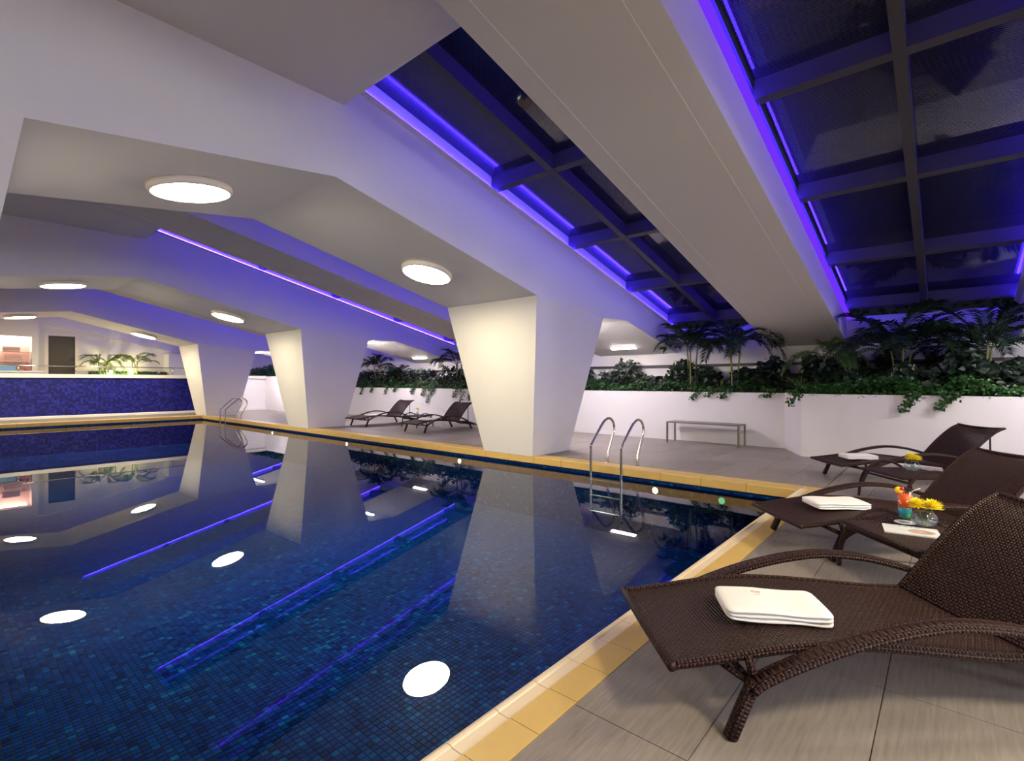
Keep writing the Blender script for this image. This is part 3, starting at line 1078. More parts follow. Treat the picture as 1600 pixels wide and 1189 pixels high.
def towel_vf(lx, ly, h, seed):
    """folded towel: three soft layers in section, swept along x with a little sag"""
    r2 = random.Random(seed)
    prof = []
    n_l = 3
    t = h / n_l
    # outline of the fold stack in (y, z): left side folded edge, right side layer ends
    for k in range(n_l):
        z0 = k * t
        prof += [(-ly / 2 + 0.014, z0 + 0.001), (-ly / 2 - 0.006, z0 + t * 0.2), (-ly / 2 - 0.006, z0 + t * 0.8), (-ly / 2 + 0.014, z0 + t - 0.001)]
    prof += [(-ly / 2 + 0.04, h + 0.002), (-ly / 6, h + 0.003), (ly / 6, h + 0.003), (ly / 2 - 0.02, h)]
    for k in reversed(range(n_l)):
        z0 = k * t
        prof += [(ly / 2 - 0.012, z0 + t - 0.001), (ly / 2 + 0.006, z0 + t * 0.8), (ly / 2 + 0.006, z0 + t * 0.2), (ly / 2 - 0.012, z0 + 0.001)]
    m_ = len(prof)
    nx = 12
    V, F = [], []
    for i in range(nx + 1):
        s_ = i / nx * 2 - 1
        x_ = s_ * lx / 2
        e = max(0.0, (abs(s_) - 0.9) / 0.1)
        for (py, pz) in prof:
            f2 = 1 - 0.22 * e * e
            V.append((x_, py * (1 - 0.03 * e), (pz - h / 2) * f2 + h / 2 + 0.0025 * math.sin(x_ * 23 + pz * 60 + seed) + r2.uniform(-.0008, .0008)))
    for i in range(nx):
        for k in range(m_):
            k2 = (k + 1) % m_
            F.append((i * m_ + k, (i + 1) * m_ + k, (i + 1) * m_ + k2, i * m_ + k2))
    F.append(tuple(range(m_)))
    F.append(tuple(nx * m_ + k for k in reversed(range(m_))))
    return V, F


def tilt_at(i, l):
    d = (seat_z(l + 0.12) - seat_z(l - 0.12)) / 0.24
    return -math.atan(d)


for i, (l, y_, th, lx, ly, h, lab) in enumerate([
        (0.57, -0.04, 31, 0.45, 0.265, 0.054, 'thick folded white towel with small red embroidery, on the big front lounger'),
        (0.53, 0.03, 37, 0.45, 0.27, 0.054, 'folded white towel on the middle poolside lounger, behind the cocktail table'),
        (0.42, -0.02, 34, 0.42, 0.25, 0.058, 'folded white towel on the lounger close to the white planter wall'),
        (0.70, 0.0, 95, 0.42, 0.30, 0.03, 'pale towel lying on the small lounger next to the middle column'),
        (0.70, 0.0, 95, 0.50, 0.34, 0.04, 'white towel lying on the small lounger half behind the ladder column')]):
    x_, yy, zz = on_lounger(i, l, y_)
    V, F = towel_vf(lx, ly, h, i)
    t = mk('towel', V, F, 'towel_white', smooth=True, loc=(x_, yy, zz - 0.006))
    t.rotation_euler = (0, 0, R(th))
    sm = t.modifiers.new('soft', 'SUBSURF')
    sm.levels = sm.render_levels = 2
    tag(t, lab, 'towel', 'towels on the loungers')
    if i == 0:
        for s_, dy in (('Yca', 0.015), ('~~~', -0.012)):
            cu = bpy.data.curves.new('embroidery', 'FONT')
            cu.body = s_
            cu.size = 0.03 if dy > 0 else 0.018
            cu.extrude = 0.0006
            cu.shear = 0.3
            cu.align_x = 'CENTER'
            cu.materials.append(MATS['embroidery'])
            tmp = bpy.data.objects.new('embroidery', cu)
            me = bpy.data.meshes.new_from_object(tmp)
            bpy.data.objects.remove(tmp)
            link('embroidery', me, t, (-0.05, 0.04 + dy, h + 0.0052))

# ------------------------------------------------------------------ things on the tables


def chrysanth(parent, loc, r, seed):
    """many narrow petals in domed rings"""
    r2 = random.Random(seed)
    V, F = [], []
    for ring, (el, n_, rr) in enumerate([(-12, 22, 1.0), (8, 22, 1.0), (28, 20, 0.92), (48, 16, 0.82), (68, 10, 0.7)]):
        for k in range(n_):
            a = 2 * math.pi * (k + 0.5 * (ring % 2)) / n_ + r2.uniform(-.05, .05)
            e = R(el + r2.uniform(-6, 6))
            d = Vector((math.cos(a) * math.cos(e), math.sin(a) * math.cos(e), math.sin(e)))
            side = Vector((-math.sin(a), math.cos(a), 0))
            w = r * 0.10
            base = len(V)
            rl = r * rr * r2.uniform(0.92, 1.05)
            V += [d * r * 0.12 - side * w * 0.4, d * r * 0.12 + side * w * 0.4, d * rl * 0.7 + side * w, d * rl + Vector((0, 0, 0.1 * r)), d * rl * 0.7 - side * w]
            F += [(base, base + 1, base + 2, base + 4), (base + 4, base + 2, base + 3)]
    fl = mk('bloom', V, F, 'petal_yellow', parent, loc=loc)
    lathe('bloom_core', [(r * 0.28, 0.0), (r * 0.22, r * 0.25), (0.001, r * 0.33)], 'petal_core', fl, n=10)
    return fl


def vase(loc, label, blooms, r=0.078):
    root = empty('flower_vase', loc)
    prof = [(0.03, 0.002), (0.045, 0.003), (0.066, 0.018), (0.078, 0.05), (0.073, 0.083), (0.055, 0.108), (0.044, 0.118)]
    inner = [(a - 0.003, b + 0.003) for a, b in prof]
    sc = r / 0.078
    pf = [(a * sc, b * sc) for a, b in prof] + [(a * sc, b * sc) for a, b in reversed(inner)]
    lathe('bowl', pf, 'vase_glass', root, n=32)
    lathe('vase_water', [(0.001, 0.008), (0.04, 0.01), (0.07 * sc, 0.045), (0.001, 0.046)], 'vase_fill', root, n=24)
    for i, (dx, dy, dz, rr) in enumerate(blooms):
        sweep('stem', spline([(dx * 0.1, -dy * 0.3, 0.01), (dx * 0.6, dy * 0.5, dz * 0.6), (dx, dy, dz)], 4), 0.004, 0.004, 'flower_stem', root, n=6, ref=(1, 0, 0))
        chrysanth(root, (dx, dy, dz), rr, i)
    tag(root, label, 'vase', 'flower vases on the side tables')


vase(on_table(0, 0.463, 0.15), 'round glass bowl vase with two yellow chrysanthemums beside the cocktail', [(-0.035, -0.01, 0.15, 0.068), (0.045, 0.02, 0.145, 0.072)])
vase(on_table(1, 0.41, 0.07), 'round glass bowl vase with a yellow chrysanthemum on the side table without drinks', [(-0.012, 0.0, 0.155, 0.075), (0.04, 0.03, 0.14, 0.06)])
vase(on_table(2, 0.30, 0.0), 'tiny glass vase with a yellow flower on the table between the wall loungers', [(0.0, 0.0, 0.2, 0.055), (0.05, 0.0, 0.18, 0.05)], r=0.06)

gx = on_table(0, 0.42, 0.265)
co = lathe('coaster', [(0.001, 0.0), (0.062, 0.0), (0.064, 0.002), (0.062, 0.004), (0.001, 0.004)], 'coaster_paper', None, n=28, loc=gx)
tag(co, 'round white paper coaster under the cocktail glass', 'coaster')
ck = empty('cocktail_glass', (gx[0], gx[1], gx[2] + 0.004))
lathe('glass', [(0.001, 0.0), (0.034, 0.0), (0.035, 0.02), (0.036, 0.03), (0.047, 0.225), (0.0455, 0.225), (0.035, 0.034), (0.001, 0.03)], 'vase_glass', ck, n=28)
lathe('drink_layer', [(0.001, 0.034), (0.0345, 0.034), (0.0395, 0.105), (0.001, 0.105)], 'juice_blue', ck, n=24)
o = lathe('drink_layer', [(0.001, 0.105), (0.0396, 0.105), (0.0445, 0.20), (0.001, 0.20)], 'juice_orange', ck, n=24)
tag(o, label='bright orange upper layer of the drink')
lathe('lime_slice', [(0.001, -0.003), (0.018, -0.003), (0.018, 0.003), (0.001, 0.003)], 'juice_green', ck, n=16, loc=(0.022, -0.03, 0.055), rot=(R(80), 0, R(30)))
lathe('cherry', [(0.001, -0.013), (0.009, -0.009), (0.013, 0), (0.009, 0.009), (0.001, 0.013)], 'cherry_red', ck, n=14, loc=(-0.015, 0.0, 0.238))
lathe('orange_slice', [(0.001, -0.003), (0.026, -0.003), (0.026, 0.003), (0.001, 0.003)], 'petal_core', ck, n=18, loc=(-0.035, -0.005, 0.225), rot=(R(75), R(15), R(20)))
sweep('straw', [(0.0, 0.0, 0.05), (0.04, 0.01, 0.225), (0.085, 0.02, 0.25)], 0.003, 0.003, 'straw_clear', ck, n=6, ref=(0, 1, 0))
tag(ck, 'tall glass with an orange and blue layered cocktail, cherry and straw', 'drink')

mg = empty('magazine', on_table(0, 0.285, 0.05), R(42.3 - 34))
V, F = box_vf(-0.15, 0.15, -0.115, 0.115, 0.0, 0.007)
mk('pages', V, F, 'magazine_pages', mg)
mk('cover', [(-0.152, -0.117, 0.0078), (0.152, -0.117, 0.0078), (0.152, 0.117, 0.0078), (-0.152, 0.117, 0.0078),
             (-0.152, -0.117, 0.0073), (0.152, -0.117, 0.0073), (0.152, 0.117, 0.0073), (-0.152, 0.117, 0.0073)],
   [(0, 1, 2, 3), (7, 6, 5, 4), (0, 4, 5, 1), (1, 5, 6, 2), (2, 6, 7, 3), (3, 7, 4, 0)], 'magazine_cover', mg,
   uvs=[(0, 0), (1, 0), (1, 1), (0, 1)] * 2)
for i, (ux, wx) in enumerate(((-0.06, 0.018), (-0.03, 0.022), (0.004, 0.014), (0.03, 0.026))):
    mk('cover_print', *box_vf(ux, ux + wx, 0.086, 0.100, 0.0078, 0.0081), 'magazine_ink', mg)
tag(mg, 'glossy magazine with a pale cover lying on the side table in front of the vase', 'magazine')

# ------------------------------------------------------------------ far terrace behind the pool
tag(box('wall_end_tiles', -24.95, -24.8, -4, 8.5, 0.10, 1.49, 'mosaic_wall'), kind=S)
tag(box('trim_3', -25.1, -24.72, -4, 10.5, 1.49, 1.63, 'white_paint', bevel=0.01), kind=S)
tag(box('baseboard_end', -24.95, -24.66, -4, 10.5, 0.0, 0.10, 'white_paint', bevel=0.01), kind=S)
tag(box('floor_terrace', -30, -24.95, -4, 12.4, 0.9, 1.1, 'deck_tile'), kind=S)
tag(box('wall_end_block', -24.95, -24.8, 8.5, 10.5, 0.10, 1.49, 'white_paint'), kind=S)
we = tag(mk('wall_end', *merge([box_vf(-27.5, -27.3, -4, 3.03, 1.1, 4.0), box_vf(-27.5, -27.3, 3.9, 12.4, 1.1, 3.7), box_vf(-27.5, -27.3, 3.03, 3.9, 3.22, 4.0),
                                box_vf(-27.3, -26.6, 7.0, 8.45, 1.1, 2.62)]), 'white_paint'), kind=S)
dr = tag(box('door_1', -27.42, -27.36, 3.05, 3.87, 1.1, 3.2, 'door_wood'), kind=S)
mk('door_frame', *merge([box_vf(-27.34, -27.26, 2.93, 3.05, 1.1, 3.32), box_vf(-27.34, -27.26, 3.87, 3.98, 1.1, 3.32), box_vf(-27.34, -27.26, 3.05, 3.87, 3.21, 3.32)]), 'lamp_housing', dr)
sweep('door_handle', [(-27.36, 3.80, 2.15), (-27.31, 3.80, 2.15), (-27.31, 3.70, 2.15)], 0.012, 0.012, 'steel', dr, n=8, ref=(0, 0, 1))

# steel rail on the parapet
rl = empty('railing', (-24.9, 0, 1.63))
sweep('top_rail', [(0, -1.0, 0.30), (0, 3.0, 0.30), (0, 8.6, 0.30)], 0.02, 0.02, 'steel', rl, n=8, ref=(1, 0, 0))
for yy in (0.2, 2.0, 3.55, 4.75, 6.7, 8.5):
    sweep('post', [(0, yy, 0), (0, yy, 0.15), (0, yy, 0.30)], 0.016, 0.016, 'steel', rl, n=8, ref=(1, 0, 0))
tag(rl, 'low steel railing on top of the blue tiled wall', 'railing')

# lit shelf unit with stacked towels
su = empty('shelf_unit', (-26.5, 0, 1.1))
mk('carcass', *merge([box_vf(-0.75, -0.70, -2.2, 2.68, 0, 2.75), box_vf(-0.70, 0.0, 2.50, 2.68, 0, 2.75), box_vf(-0.70, 0.0, -2.0, 2.50, 1.98, 2.75), box_vf(-0.70, 0.0, -2.2, -2.0, 0, 2.75)]), 'white_paint', su)
mk('back_panel', *box_vf(-0.70, -0.69, -2.0, 2.50, 0.3, 1.98), 'towel_pink', su)
for z in (0.55, 0.98, 1.38):
    mk('shelf', *box_vf(-0.68, -0.03, -1.98, 2.49, z - 0.012, z), 'shelf_glass', su)
mk('light_cove', *box_vf(-0.66, -0.45, -1.9, 2.4, 1.955, 1.975), 'shelf_glow', su)
mk('light_cove', *box_vf(-0.66, -0.6, 1.35, 1.65, 1.40, 1.43), 'shelf_glow', su)
tag(su, 'brightly lit white shelf unit with glass shelves at the end of the terrace', 'shelf')
tw_me = None
for sh, (z, yl) in enumerate(((0.55, (0.45, 1.15)), (0.98, (0.35, 1.2, 2.0)), (1.38, (0.75, 1.95)))):
    for si, yc in enumerate(yl):
        for k in range(3 if sh < 2 else 2):
            if tw_me is None:
                o = box('towel', -0.2, 0.2, -0.24, 0.24, 0, 0.095, 'towel_pink', None, bevel=0.03, seg=3)
                tw_me = o.data
            else:
                o = link('towel', tw_me)
            o.location = (-26.82, yc, 1.1 + z + 0.001 + k * 0.0955)
            lv = ['top', 'second', 'bottom'][2 - k] if sh < 2 else ['top', 'bottom'][1 - k]
            tag(o, '%s towel of the pink stack on the %s glass shelf, %s' % (lv, ['lowest', 'middle', 'highest'][sh], ['farthest from the door', 'next along', 'beside the door end'][si + (3 - len(yl) if sh != 1 else 0)]),
                'towel', 'folded towels on the shelf unit')
ct = empty('counter', (-25.9, 0, 1.1))
mk('counter_top', *box_vf(-0.3, 0.3, -2.2, 2.75, 0.60, 0.65), 'white_paint', ct)
mk('counter_front', *box_vf(-0.25, 0.25, -2.2, 2.65, 0.0, 0.60), 'white_paint', ct)
tag(ct, 'white counter in front of the lit shelf unit', 'counter')
o = box('storage_box', -26.0, -25.8, 1.55, 2.0, 1.751, 1.95, 'box_blue', None, bevel=0.01)
tag(o, 'small blue box standing on the white counter', 'box')
fp = empty('flower_pot', (-25.9, 2.3, 1.751))
lathe('pot', [(0.07, 0.0), (0.10, 0.17), (0.09, 0.17), (0.001, 0.15)], 'pot_pink', fp, n=16, cap_bot=True)
V, F = [], []
for k in range(26):
    a = rnd.uniform(0, 6.28)
    e = rnd.uniform(0.3, 1.4)
    d = Vector((math.cos(a) * math.cos(e), math.sin(a) * math.cos(e), math.sin(e))) * rnd.uniform(.12, .2)
    sd = Vector((-math.sin(a), math.cos(a), 0)) * 0.02
    b = len(V)
    z = Vector((0, 0, 0.15))
    V += [z, z + d * 0.6 + sd, z + d, z + d * 0.6 - sd]
    F.append((b, b + 1, b + 2, b + 3))
mk('leaves', V, F, 'pot_pink', fp)
tag(fp, 'small dark red potted plant on the white counter', 'plant')

# ------------------------------------------------------------------ plants


def frond_mesh(name, length, pairs, leaf_len, droop, mat, seed, width=0.018, lift=0.9, vee=0.35):
    """feather leaf: a bent midrib along +x with two rows of narrow leaflets"""
    r2 = random.Random(seed)
    V, F = [], []
    pts = []
    for i in range(13):
        t = i / 12
        x_ = length * (math.sin(t * 1.25) / math.sin(1.25))
        z_ = length * (lift * t - droop * t * t * 1.15)
        pts.append(Vector((x_, 0, z_)))
    v, f_, _ = sweep_vf(pts, [0.007 * (1 - 0.8 * i / 12) for i in range(13)], [0.007 * (1 - 0.8 * i / 12) for i in range(13)], 4)
    V += v
    F += f_
    for k in range(pairs):
        t = 0.16 + 0.82 * k / (pairs - 1)
        i = min(int(t * 12), 11)
        p = pts[i].lerp(pts[i + 1], t * 12 - i)
        tg = (pts[i + 1] - pts[i]).normalized()
        env = math.sin(min(1.0, (t - 0.05) * 1.25) * math.pi * 0.5) * (1 - 0.55 * max(0, (t - 0.55) / 0.45))
        L_ = leaf_len * env * r2.uniform(0.88, 1.08)
        for s_ in (-1, 1):
            out = Vector((0, s_, 0))
            up = Vector((-tg.z, 0, tg.x))
            d = (out * 0.82 + tg * (0.35 + 0.5 * t) + up * vee * r2.uniform(.5, 1.2)).normalized()
            tip = p + d * L_ + Vector((0, 0, -0.30 * L_ * r2.uniform(.6, 1.3)))
            mid = p + d * L_ * 0.5
            w = tg * width
            b = len(V)
            V += [p - w * 0.4, p + w * 0.4, mid + w, tip, mid - w]
            F += [(b, b + 1, b + 2, b + 4), (b + 4, b + 2, b + 3)]
    me = bpy.data.meshes.new(name)
    me.from_pydata([tuple(v) for v in V], [], F)
    me.materials.append(MATS[mat])
    return me


def blade_leaf(name, length, width, lobes, mat, seed, cut=0.55):
    """broad leaf with deep finger lobes (lobes > 0) or a plain oval (lobes = 0)"""
    V, F = [], []
    n = 10

    def mid(t):
        return Vector((length * t, 0, length * (0.30 * t - 0.42 * t * t)))
    if lobes:
        for k in range(lobes):
            t = 0.08 + 0.86 * k / (lobes - 1)
            env = width * math.sin(math.pi * (0.18 + 0.74 * t)) ** 0.8
            for s_ in (-1, 1):
                p = mid(t)
                q = mid(min(t + 0.5 / lobes, 1))
                p0 = mid(max(t - 0.42 / lobes, 0))
                tip = p + Vector((env * 0.45, s_ * env, -0.12 * env))
                m1 = p0 + Vector((env * 0.25, s_ * env * cut, 0))
                m2 = q + Vector((env * 0.30, s_ * env * cut, 0))
                b = len(V)
                V += [p0, q, m2, tip, m1]
                F += [(b, b + 1, b + 2, b + 4), (b + 4, b + 2, b + 3)]
    else:
        for i in range(n + 1):
            t = i / n
            w = width * math.sin(math.pi * min(1, max(0.0, t)) ** 0.8) + 0.0005
            m_ = mid(t)
            V += [m_ + Vector((0, -w, 0.15 * w)), m_, m_ + Vector((0, w, 0.15 * w))]
        for i in range(n):
            b = i * 3
            F += [(b, b + 3, b + 4, b + 1), (b + 1, b + 4, b + 5, b + 2)]
    me = bpy.data.meshes.new(name)
    me.from_pydata([tuple(v) for v in V], [], F)
    me.materials.append(MATS[mat])
    return me


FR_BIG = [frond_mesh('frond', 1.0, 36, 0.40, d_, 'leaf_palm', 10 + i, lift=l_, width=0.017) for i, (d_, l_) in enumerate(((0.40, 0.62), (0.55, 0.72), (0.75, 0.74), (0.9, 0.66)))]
FR_LIT = [frond_mesh('frond', 1.0, 28, 0.36, d_, 'leaf_palm_lit', 30 + i, lift=l_) for i, (d_, l_) in enumerate(((0.6, 0.8), (0.85, 0.75), (1.0, 0.7)))]
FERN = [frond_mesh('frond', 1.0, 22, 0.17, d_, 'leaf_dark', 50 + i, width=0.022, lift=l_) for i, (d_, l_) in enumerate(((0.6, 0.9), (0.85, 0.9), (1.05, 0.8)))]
PHIL = [blade_leaf('leaf', 0.34, 0.20, 7, 'leaf_dark', 1), blade_leaf('leaf', 0.30, 0.18, 6, 'leaf_palm', 2)]
CROT = [blade_leaf('leaf', 0.26, 0.045, 0, 'leaf_croton', 3), blade_leaf('leaf', 0.22, 0.04, 0, 'leaf_croton', 4)]


def palm(loc, stem_h, n_fr, size, meshes, label, seed, stems=3, zmax=None, cat='palm', flat=1.0, xmin=None):
    r2 = random.Random(seed)
    root = empty('potted_palm', loc)
    per = max(1, n_fr // stems)
    for s_ in range(stems):
        a = 2 * math.pi * s_ / stems + r2.uniform(0, 1)
        bx, by = 0.07 * math.cos(a), 0.07 * math.sin(a)
        hx, hy = bx * 2.2, by * 2.2
        sh = stem_h * r2.uniform(0.85, 1.0)
        sweep('stem', spline([(bx, by, 0), (bx * 1.4, by * 1.4, sh * 0.5), (hx, hy, sh)], 3), 0.017, 0.017, 'palm_stem', root, n=6, ref=(1, 0, 0))
        for k in range(per):
            az = 2 * math.pi * (k / per) + r2.uniform(-.4, .4) + s_
            el = r2.uniform(-5, 45) * flat
            sc = size * r2.uniform(0.8, 1.1)
            o = link('frond', meshes[r2.randrange(len(meshes))], root, (hx, hy, sh - 0.03), None)
            o.rotation_mode = 'XYZ'
            o.rotation_euler = (r2.uniform(-.25, .25), -R(el), az)
            if zmax is not None:
                top = loc[2] + sh + sc * (0.42 + math.sin(R(max(el, 0))) * 0.8)
                if top > zmax:
                    o.rotation_euler[1] = R(r2.uniform(-12, 8))
                    sc *= 0.9
            # keep the frond inside the planter wall: short if it points at the back wall
            reach = loc[1] + hy + math.sin(az) * sc
            if reach > YB - 0.2:
                sc *= max(0.35, (YB - 0.2 - loc[1] - hy) / max(0.05, math.sin(az) * sc))
            rx = loc[0] + hx + math.cos(az) * sc
            if xmin is not None and rx < xmin:
                sc *= max(0.3, (loc[0] + hx - xmin) / max(0.05, -math.cos(az) * sc))
            o.scale = (sc, sc, sc)
    tag(root, label, cat, 'palms in the planters')
    return root


def rosette(name, loc, n_, size, meshes, label, cat, seed, e0=15, e1=75, group=None, stemmed=False):
    r2 = random.Random(seed)
    root = empty(name, loc)
    for k in range(n_):
        az = 2 * math.pi * k / n_ * 2.4 + r2.uniform(-.3, .3)
        el = r2.uniform(e0, e1)
        sc = size * r2.uniform(0.75, 1.1)
        if math.sin(az) < -0.25:          # leaves towards the wall stand up instead of drooping through it
            el = max(el, 68)
            sc *= 0.8
        p = (0, 0, 0)
        if stemmed:
            h = r2.uniform(0.12, 0.36)
            rr = r2.uniform(0.03, 0.16)
            p = (rr * math.cos(az), rr * math.sin(az), h)
            sweep('stem', [(0, 0, 0), (p[0] * .5, p[1] * .5, h * .7), p], 0.006, 0.006, 'flower_stem', root, n=4, ref=(1, 0, 0))
        if loc[1] + p[1] + math.sin(az) * sc * 0.9 > YB - 0.05:
            sc *= 0.6
        o = link('leaf' if stemmed else 'frond', meshes[r2.randrange(len(meshes))], root, p)
        o.rotation_euler = (r2.uniform(-.3, .3), -R(el - 35), az)
        o.scale = (sc, sc, sc)
    tag(root, label, cat, group)
    return root


def px(u, Y):
    """world X of the image column u at depth line Y"""
    a = (u - 800) / 785.1
    return Y * (-sy + a * cyaw) / (cyaw + a * sy)


SOIL = 1.03
palm((px(1080, 11.55), 11.55, SOIL), 1.22, 24, 0.85, FR_BIG, 'tall dark palm clump with pale stems above the bench', 1, 3, roof_z(11.4) - 0.05)
palm((px(1148, 11.5), 11.5, SOIL), 1.25, 24, 0.90, FR_BIG, 'tall dark palm between the bench palm and the panelled beam end', 2, 3, roof_z(11.4) - 0.05)
palm((px(1302, 11.0), 11.0, SOIL), 0.8, 16, 0.72, FR_LIT, 'lit green young palm where the planter wall steps out', 3, 2, 2.4)
palm((px(1408, 11.35), 11.35, SOIL), 1.05, 27, 1.18, FR_BIG, 'biggest dark palm under the glass roof, arching over the planter', 4, 3, roof_z(11.2) - 0.05)
palm((px(1535, 11.45), 11.45, SOIL), 0.95, 21, 0.88, FR_BIG, 'dark palm at the planter end beyond the biggest palm', 5, 3, roof_z(11.4) - 0.1)
palm((px(590, 11.95), 11.95, SOIL), 1.0, 18, 0.8, FR_BIG, 'dark palm in the planter right beside the middle column', 6, 3, roof_z(11.9) - 0.1)
palm((px(628, 11.85), 11.85, SOIL), 0.65, 18, 0.75, FR_BIG, 'dark palm in the planter behind the pair of wall loungers', 7, 3, 2.5)
palm((px(716, 11.75), 11.75, SOIL), 1.05, 18, 0.8, FR_BIG, 'dark palm in the planter peeping past the ladder column', 8, 3, roof_z(11.6) - 0.1)

spots = [(940, 11.6, .48), (965, 11.75, .40), (995, 11.65, .42), (1032, 11.7, .52), (1110, 11.65, .48), (1175, 11.5, .5), (1225, 11.4, .5), (1350, 11.1, .45), (1385, 10.9, .48),
         (1460, 11.0, .5), (1500, 11.2, .52), (1560, 10.9, .5), (1592, 11.3, .6)]
for i, (u, Y, s_) in enumerate(spots):
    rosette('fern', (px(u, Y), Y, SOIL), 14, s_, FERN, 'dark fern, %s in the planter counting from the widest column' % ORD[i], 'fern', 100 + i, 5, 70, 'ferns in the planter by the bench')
spots = [(570, 11.7, .5), (606, 11.65, .5), (648, 11.7, .48), (684, 11.65, .45), (730, 11.6, .45)]
for i, (u, Y, s_) in enumerate(spots):
    rosette('fern', (px(u, Y), Y, SOIL), 13, s_, FERN, 'dark fern behind the wall loungers, %s counting from the middle column' % ORD[i], 'fern', 140 + i, 5, 70, 'ferns behind the wall loungers')
spots = [(1018, 11.85), (1060, 11.75), (1200, 11.5), (1245, 11.3), (1275, 11.6), (1330, 11.5), (1440, 11.6), (1575, 11.9)]
for i, (u, Y) in enumerate(spots):
    rosette('philodendron', (px(u, Y), Y, SOIL), 11, 1.0, PHIL, 'dark plant with deeply cut leaves, %s of its kind counting from the bench' % ORD[i], 'plant', 200 + i, 10, 60, 'cut-leaf plants in the planter', True)
spots = [(1125, 11.42), (1252, 10.75), (1545, 10.6), (664, 11.5), (575, 11.5), (700, 11.5)]
labs = ['yellow-green plant with narrow leaves below the second tall palm', 'yellow plant with narrow leaves where the planter wall steps out', 'pale plant with narrow leaves in front of the palm at the planter end',
        'yellow plant with narrow leaves behind the wall loungers, mid planter', 'yellow plant with narrow leaves beside the middle column', 'yellow plant with narrow leaves beside the ladder column']
for i, (u, Y) in enumerate(spots):
    rosette('croton', (px(u, Y), Y, SOIL), 12, 0.9, CROT, labs[i], 'plant', 300 + i, 20, 80, 'yellow-leaved plants in the planters', True)

# plants on the terrace and on the tall white block
for i, (u, hgt) in enumerate(((152, .55), (186, .62))):
    palm((px(u, 5.0) * 0 - 26.5, [4.65, 5.75][i], 1.1), hgt + 0.55, 15, 0.80, FR_LIT, ['lit green palm on the terrace beside the dark door', 'lit green palm on the terrace beyond the one at the door'][i], 20 + i, 3, 3.0, xmin=-27.1)
for i, yy in enumerate((4.9, 5.6)):
    r_ = empty('garden_spotlight', (-26.45, yy, 1.1))
    sweep('spike', [(0, 0, 0), (0, 0, 0.3), (0, 0, 0.62)], 0.015, 0.015, 'roof_steel', r_, n=6, ref=(1, 0, 0))
    lathe('lens', [(0.05, 0.62), (0.055, 0.70), (0.04, 0.71), (0.001, 0.715)], 'spot_glow', r_, n=12)
    tag(r_, 'small spotlight shining up into the terrace palm %s' % ['beside the door', 'beyond the door palm'][i], 'lamp', 'garden spotlights')
pl = mk('clipped_hedge', *box_vf(-27.25, -26.6, 4.3, 6.9, 1.1, 1.72), 'leaf_hedge')
tag(pl, 'low clipped dark hedge under the terrace palms', 'hedge')


def leaf_cloud(n_, fn, size, seed):
    r2 = random.Random(seed)
    V, F = [], []
    for k in range(n_):
        p, out = fn(r2)
        p = Vector(p)
        a = r2.uniform(0, 6.283)
        nrm = (Vector(out) + Vector((r2.uniform(-.7, .7), r2.uniform(-.7, .7), r2.uniform(-.4, .8)))).normalized()
        t = nrm.orthogonal().normalized()
        t = t * math.cos(a) + nrm.cross(t) * math.sin(a)
        b_ = nrm.cross(t)
        s_ = size * r2.uniform(.6, 1.25)
        b = len(V)
        V += [p - t * s_ * .5, p + b_ * s_ * .42 - t * s_ * .1 + nrm * s_ * .08, p + t * s_ * .6, p - b_ * s_ * .42 - t * s_ * .1 + nrm * s_ * .08]
        F += [(b, b + 1, b + 2), (b, b + 2, b + 3)]
    return V, F


# creeping ivy over the planter edge
def bed_a(r2):
    x_ = r2.uniform(-20.4, -2.2)
    y_ = 11.30 + abs(r2.gauss(0, 0.30))
    y_ = min(y_, 12.3)
    h = 0.10 + 0.16 * (0.5 + 0.5 * math.sin(x_ * 5.1 + 1.3 * math.sin(x_ * 2.3))) + 0.12 * min(1, (y_ - 11.3) * 3)
    return (x_, y_, 1.10 + r2.uniform(0, h)), (0, -0.6, 0.7)


def bed_b(r2):
    x_ = r2.uniform(-2.2, 2.2)
    y_ = 10.30 + abs(r2.gauss(0, 0.42))
    if x_ < -2.0:
        y_ += (-2.0 - x_) * 2.2
    y_ = min(y_, 12.3)
    h = 0.12 + 0.18 * (0.5 + 0.5 * math.sin(x_ * 4.3 + 1.7 * math.sin(x_ * 1.9))) + 0.14 * min(1, (y_ - 10.3) * 2)
    return (x_, y_, 1.10 + r2.uniform(0, h)), (0, -0.6, 0.7)


iv = mk('ivy_foliage', *leaf_cloud(13000, bed_a, 0.055, 5), 'leaf_ivy')
tag(iv, 'bright green ivy covering the long planter edge above the bench', 'ivy', kind='stuff')
iv = mk('ivy_foliage', *leaf_cloud(7000, bed_b, 0.06, 6), 'leaf_ivy')
tag(iv, 'green ivy covering the planter edge behind the loungers', 'ivy', kind='stuff')

def under_a(r2):
    x_ = r2.uniform(-20.4, -2.3)
    y_ = r2.uniform(11.45, 12.33)
    h = 0.46 + 0.2 * math.sin(x_ * 3.7) + 0.1 * math.sin(x_ * 9.1 + 2)
    return (x_, y_, 1.06 + h * 1.15 * r2.random() ** 0.7), (0, -0.7, 0.5)


def under_b(r2):
    x_ = r2.uniform(-2.1, 2.4)
    y_ = r2.uniform(10.6, 12.3)
    if x_ < -1.9:
        y_ = max(y_, 11.0)
    h = 0.55 + 0.15 * math.sin(x_ * 3.1 + 1) + 0.12 * math.sin(x_ * 7.7) + 0.10 * (y_ - 10.6)
    return (x_, y_, 1.06 + h * r2.random() ** 0.7), (0, -0.7, 0.5)


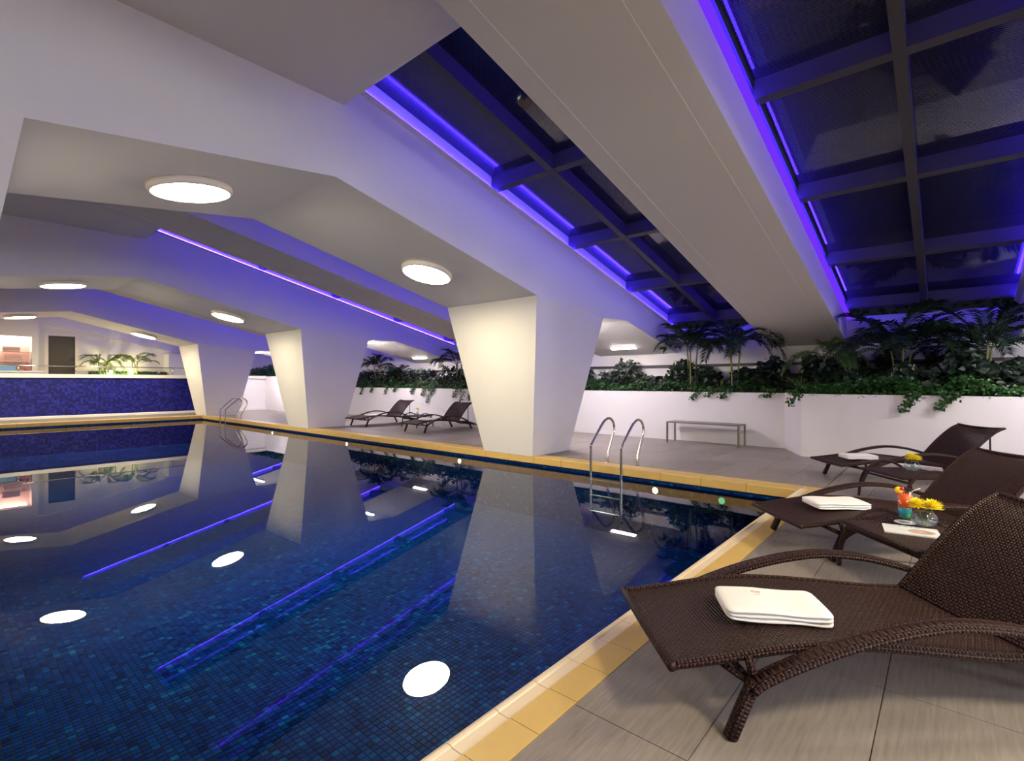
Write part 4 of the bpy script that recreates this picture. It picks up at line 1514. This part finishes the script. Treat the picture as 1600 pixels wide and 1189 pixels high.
iv = mk('undergrowth', *leaf_cloud(12000, under_a, 0.12, 7), 'leaf_dark')
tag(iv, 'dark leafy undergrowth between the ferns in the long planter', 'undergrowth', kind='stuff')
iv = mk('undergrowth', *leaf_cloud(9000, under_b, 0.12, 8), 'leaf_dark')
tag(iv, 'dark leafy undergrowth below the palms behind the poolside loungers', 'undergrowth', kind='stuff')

# trailing strands that hang over the wall
strands = [(px(u, 11.28), 11.28, l_) for u, l_ in ((566, .30), (582, .22), (604, .26), (618, .18), (645, .22), (662, .30), (670, .52), (676, .25), (712, .35), (722, .55), (735, .4),
                                                     (1086, .2), (1110, .13), (1132, .15), (1203, .12))]
strands += [(px(u, 10.28), 10.28, l_) for u, l_ in ((1240, .24), (1418, .28), (1424, .18), (1475, .24), (1483, .13))]


def strand_fn(sx, sy0, l_):
    def fn(r2):
        t = r2.random() ** 1.4
        spread = 0.07 * (1 - 0.5 * t)
        return (sx + r2.gauss(0, spread) + 0.05 * math.sin(t * 5), sy0 - 0.02 - r2.uniform(0, 0.04), 1.19 - t * (l_ + 0.05)), (0, -1, 0.2)
    return fn


for i, (sx, sy0, l_) in enumerate(strands):
    st = empty('ivy_strand', (0, 0, 0))
    mk('leaves', *leaf_cloud(int(60 + 130 * l_), strand_fn(sx, sy0, l_), 0.05, 400 + i), 'leaf_ivy', st)
    sweep('vine', [(sx, sy0 + 0.05, 1.15), (sx, sy0 - 0.02, 1.12), (sx + 0.03, sy0 - 0.02, 1.14 - l_)], 0.003, 0.003, 'flower_stem', st, n=4, ref=(1, 0, 0))
    if i < 11:
        lab = 'ivy strand hanging behind the wall loungers, %s counting from the middle column' % ORD[i]
    elif i < 15:
        lab = 'ivy strand hanging on the bench wall, %s counting from the widest column' % ORD[i - 11]
    else:
        lab = 'ivy strand hanging behind the poolside loungers, %s counting from the wall corner' % ORD[i - 15]
    tag(st, lab, 'ivy', 'hanging ivy strands')


# shrubs on the tall white block at the end, lit from above
def block_fn(r2):
    x_ = r2.uniform(-29.5, -21)
    y_ = r2.uniform(10.55, 12.2)
    return (x_, y_, 1.6 + r2.uniform(0, 0.35 + 0.3 * (y_ - 10.5) * (0.6 + 0.4 * math.sin(x_ * 3)))), (0, -0.5, 0.8)


o = mk('block_shrubbery', *leaf_cloud(6000, block_fn, 0.10, 9), 'leaf_ivy')
tag(o, 'green shrubs on top of the tall white block past the far ladder', 'shrub', kind='stuff')


def hedge_fn(r2):
    x_ = r2.uniform(-27.2, -26.55)
    y_ = r2.uniform(4.25, 7.0)
    return (x_, y_, 1.65 + r2.uniform(0, 0.14)), (1, 0, 0.7)


mk('hedge_leaves', *leaf_cloud(700, hedge_fn, 0.07, 12), 'leaf_ivy', pl)['kind'] = 'stuff'


def roof_hedge(r2):
    x_ = r2.uniform(-13, 13)
    y_ = r2.uniform(14.8, 15.6)
    h = 6.75 + 0.12 * math.sin(x_ * 2.1) + 0.1 * math.sin(x_ * 5.3)
    z_ = 2.4 + (h - 2.4) * r2.random() ** 0.5
    if r2.random() < 0.03:
        z_ = h + r2.uniform(0, 0.4) * (0.4 + 0.6 * math.sin(x_ * 3.3))
    return (x_, y_, z_), (0, -1, 0.3)


o = mk('rooftop_hedge_foliage', *leaf_cloud(12000, roof_hedge, 0.17, 13), 'leaf_hedge')
tag(o, 'dark hedge outside, seen through the glass roof', 'hedge', kind='stuff')
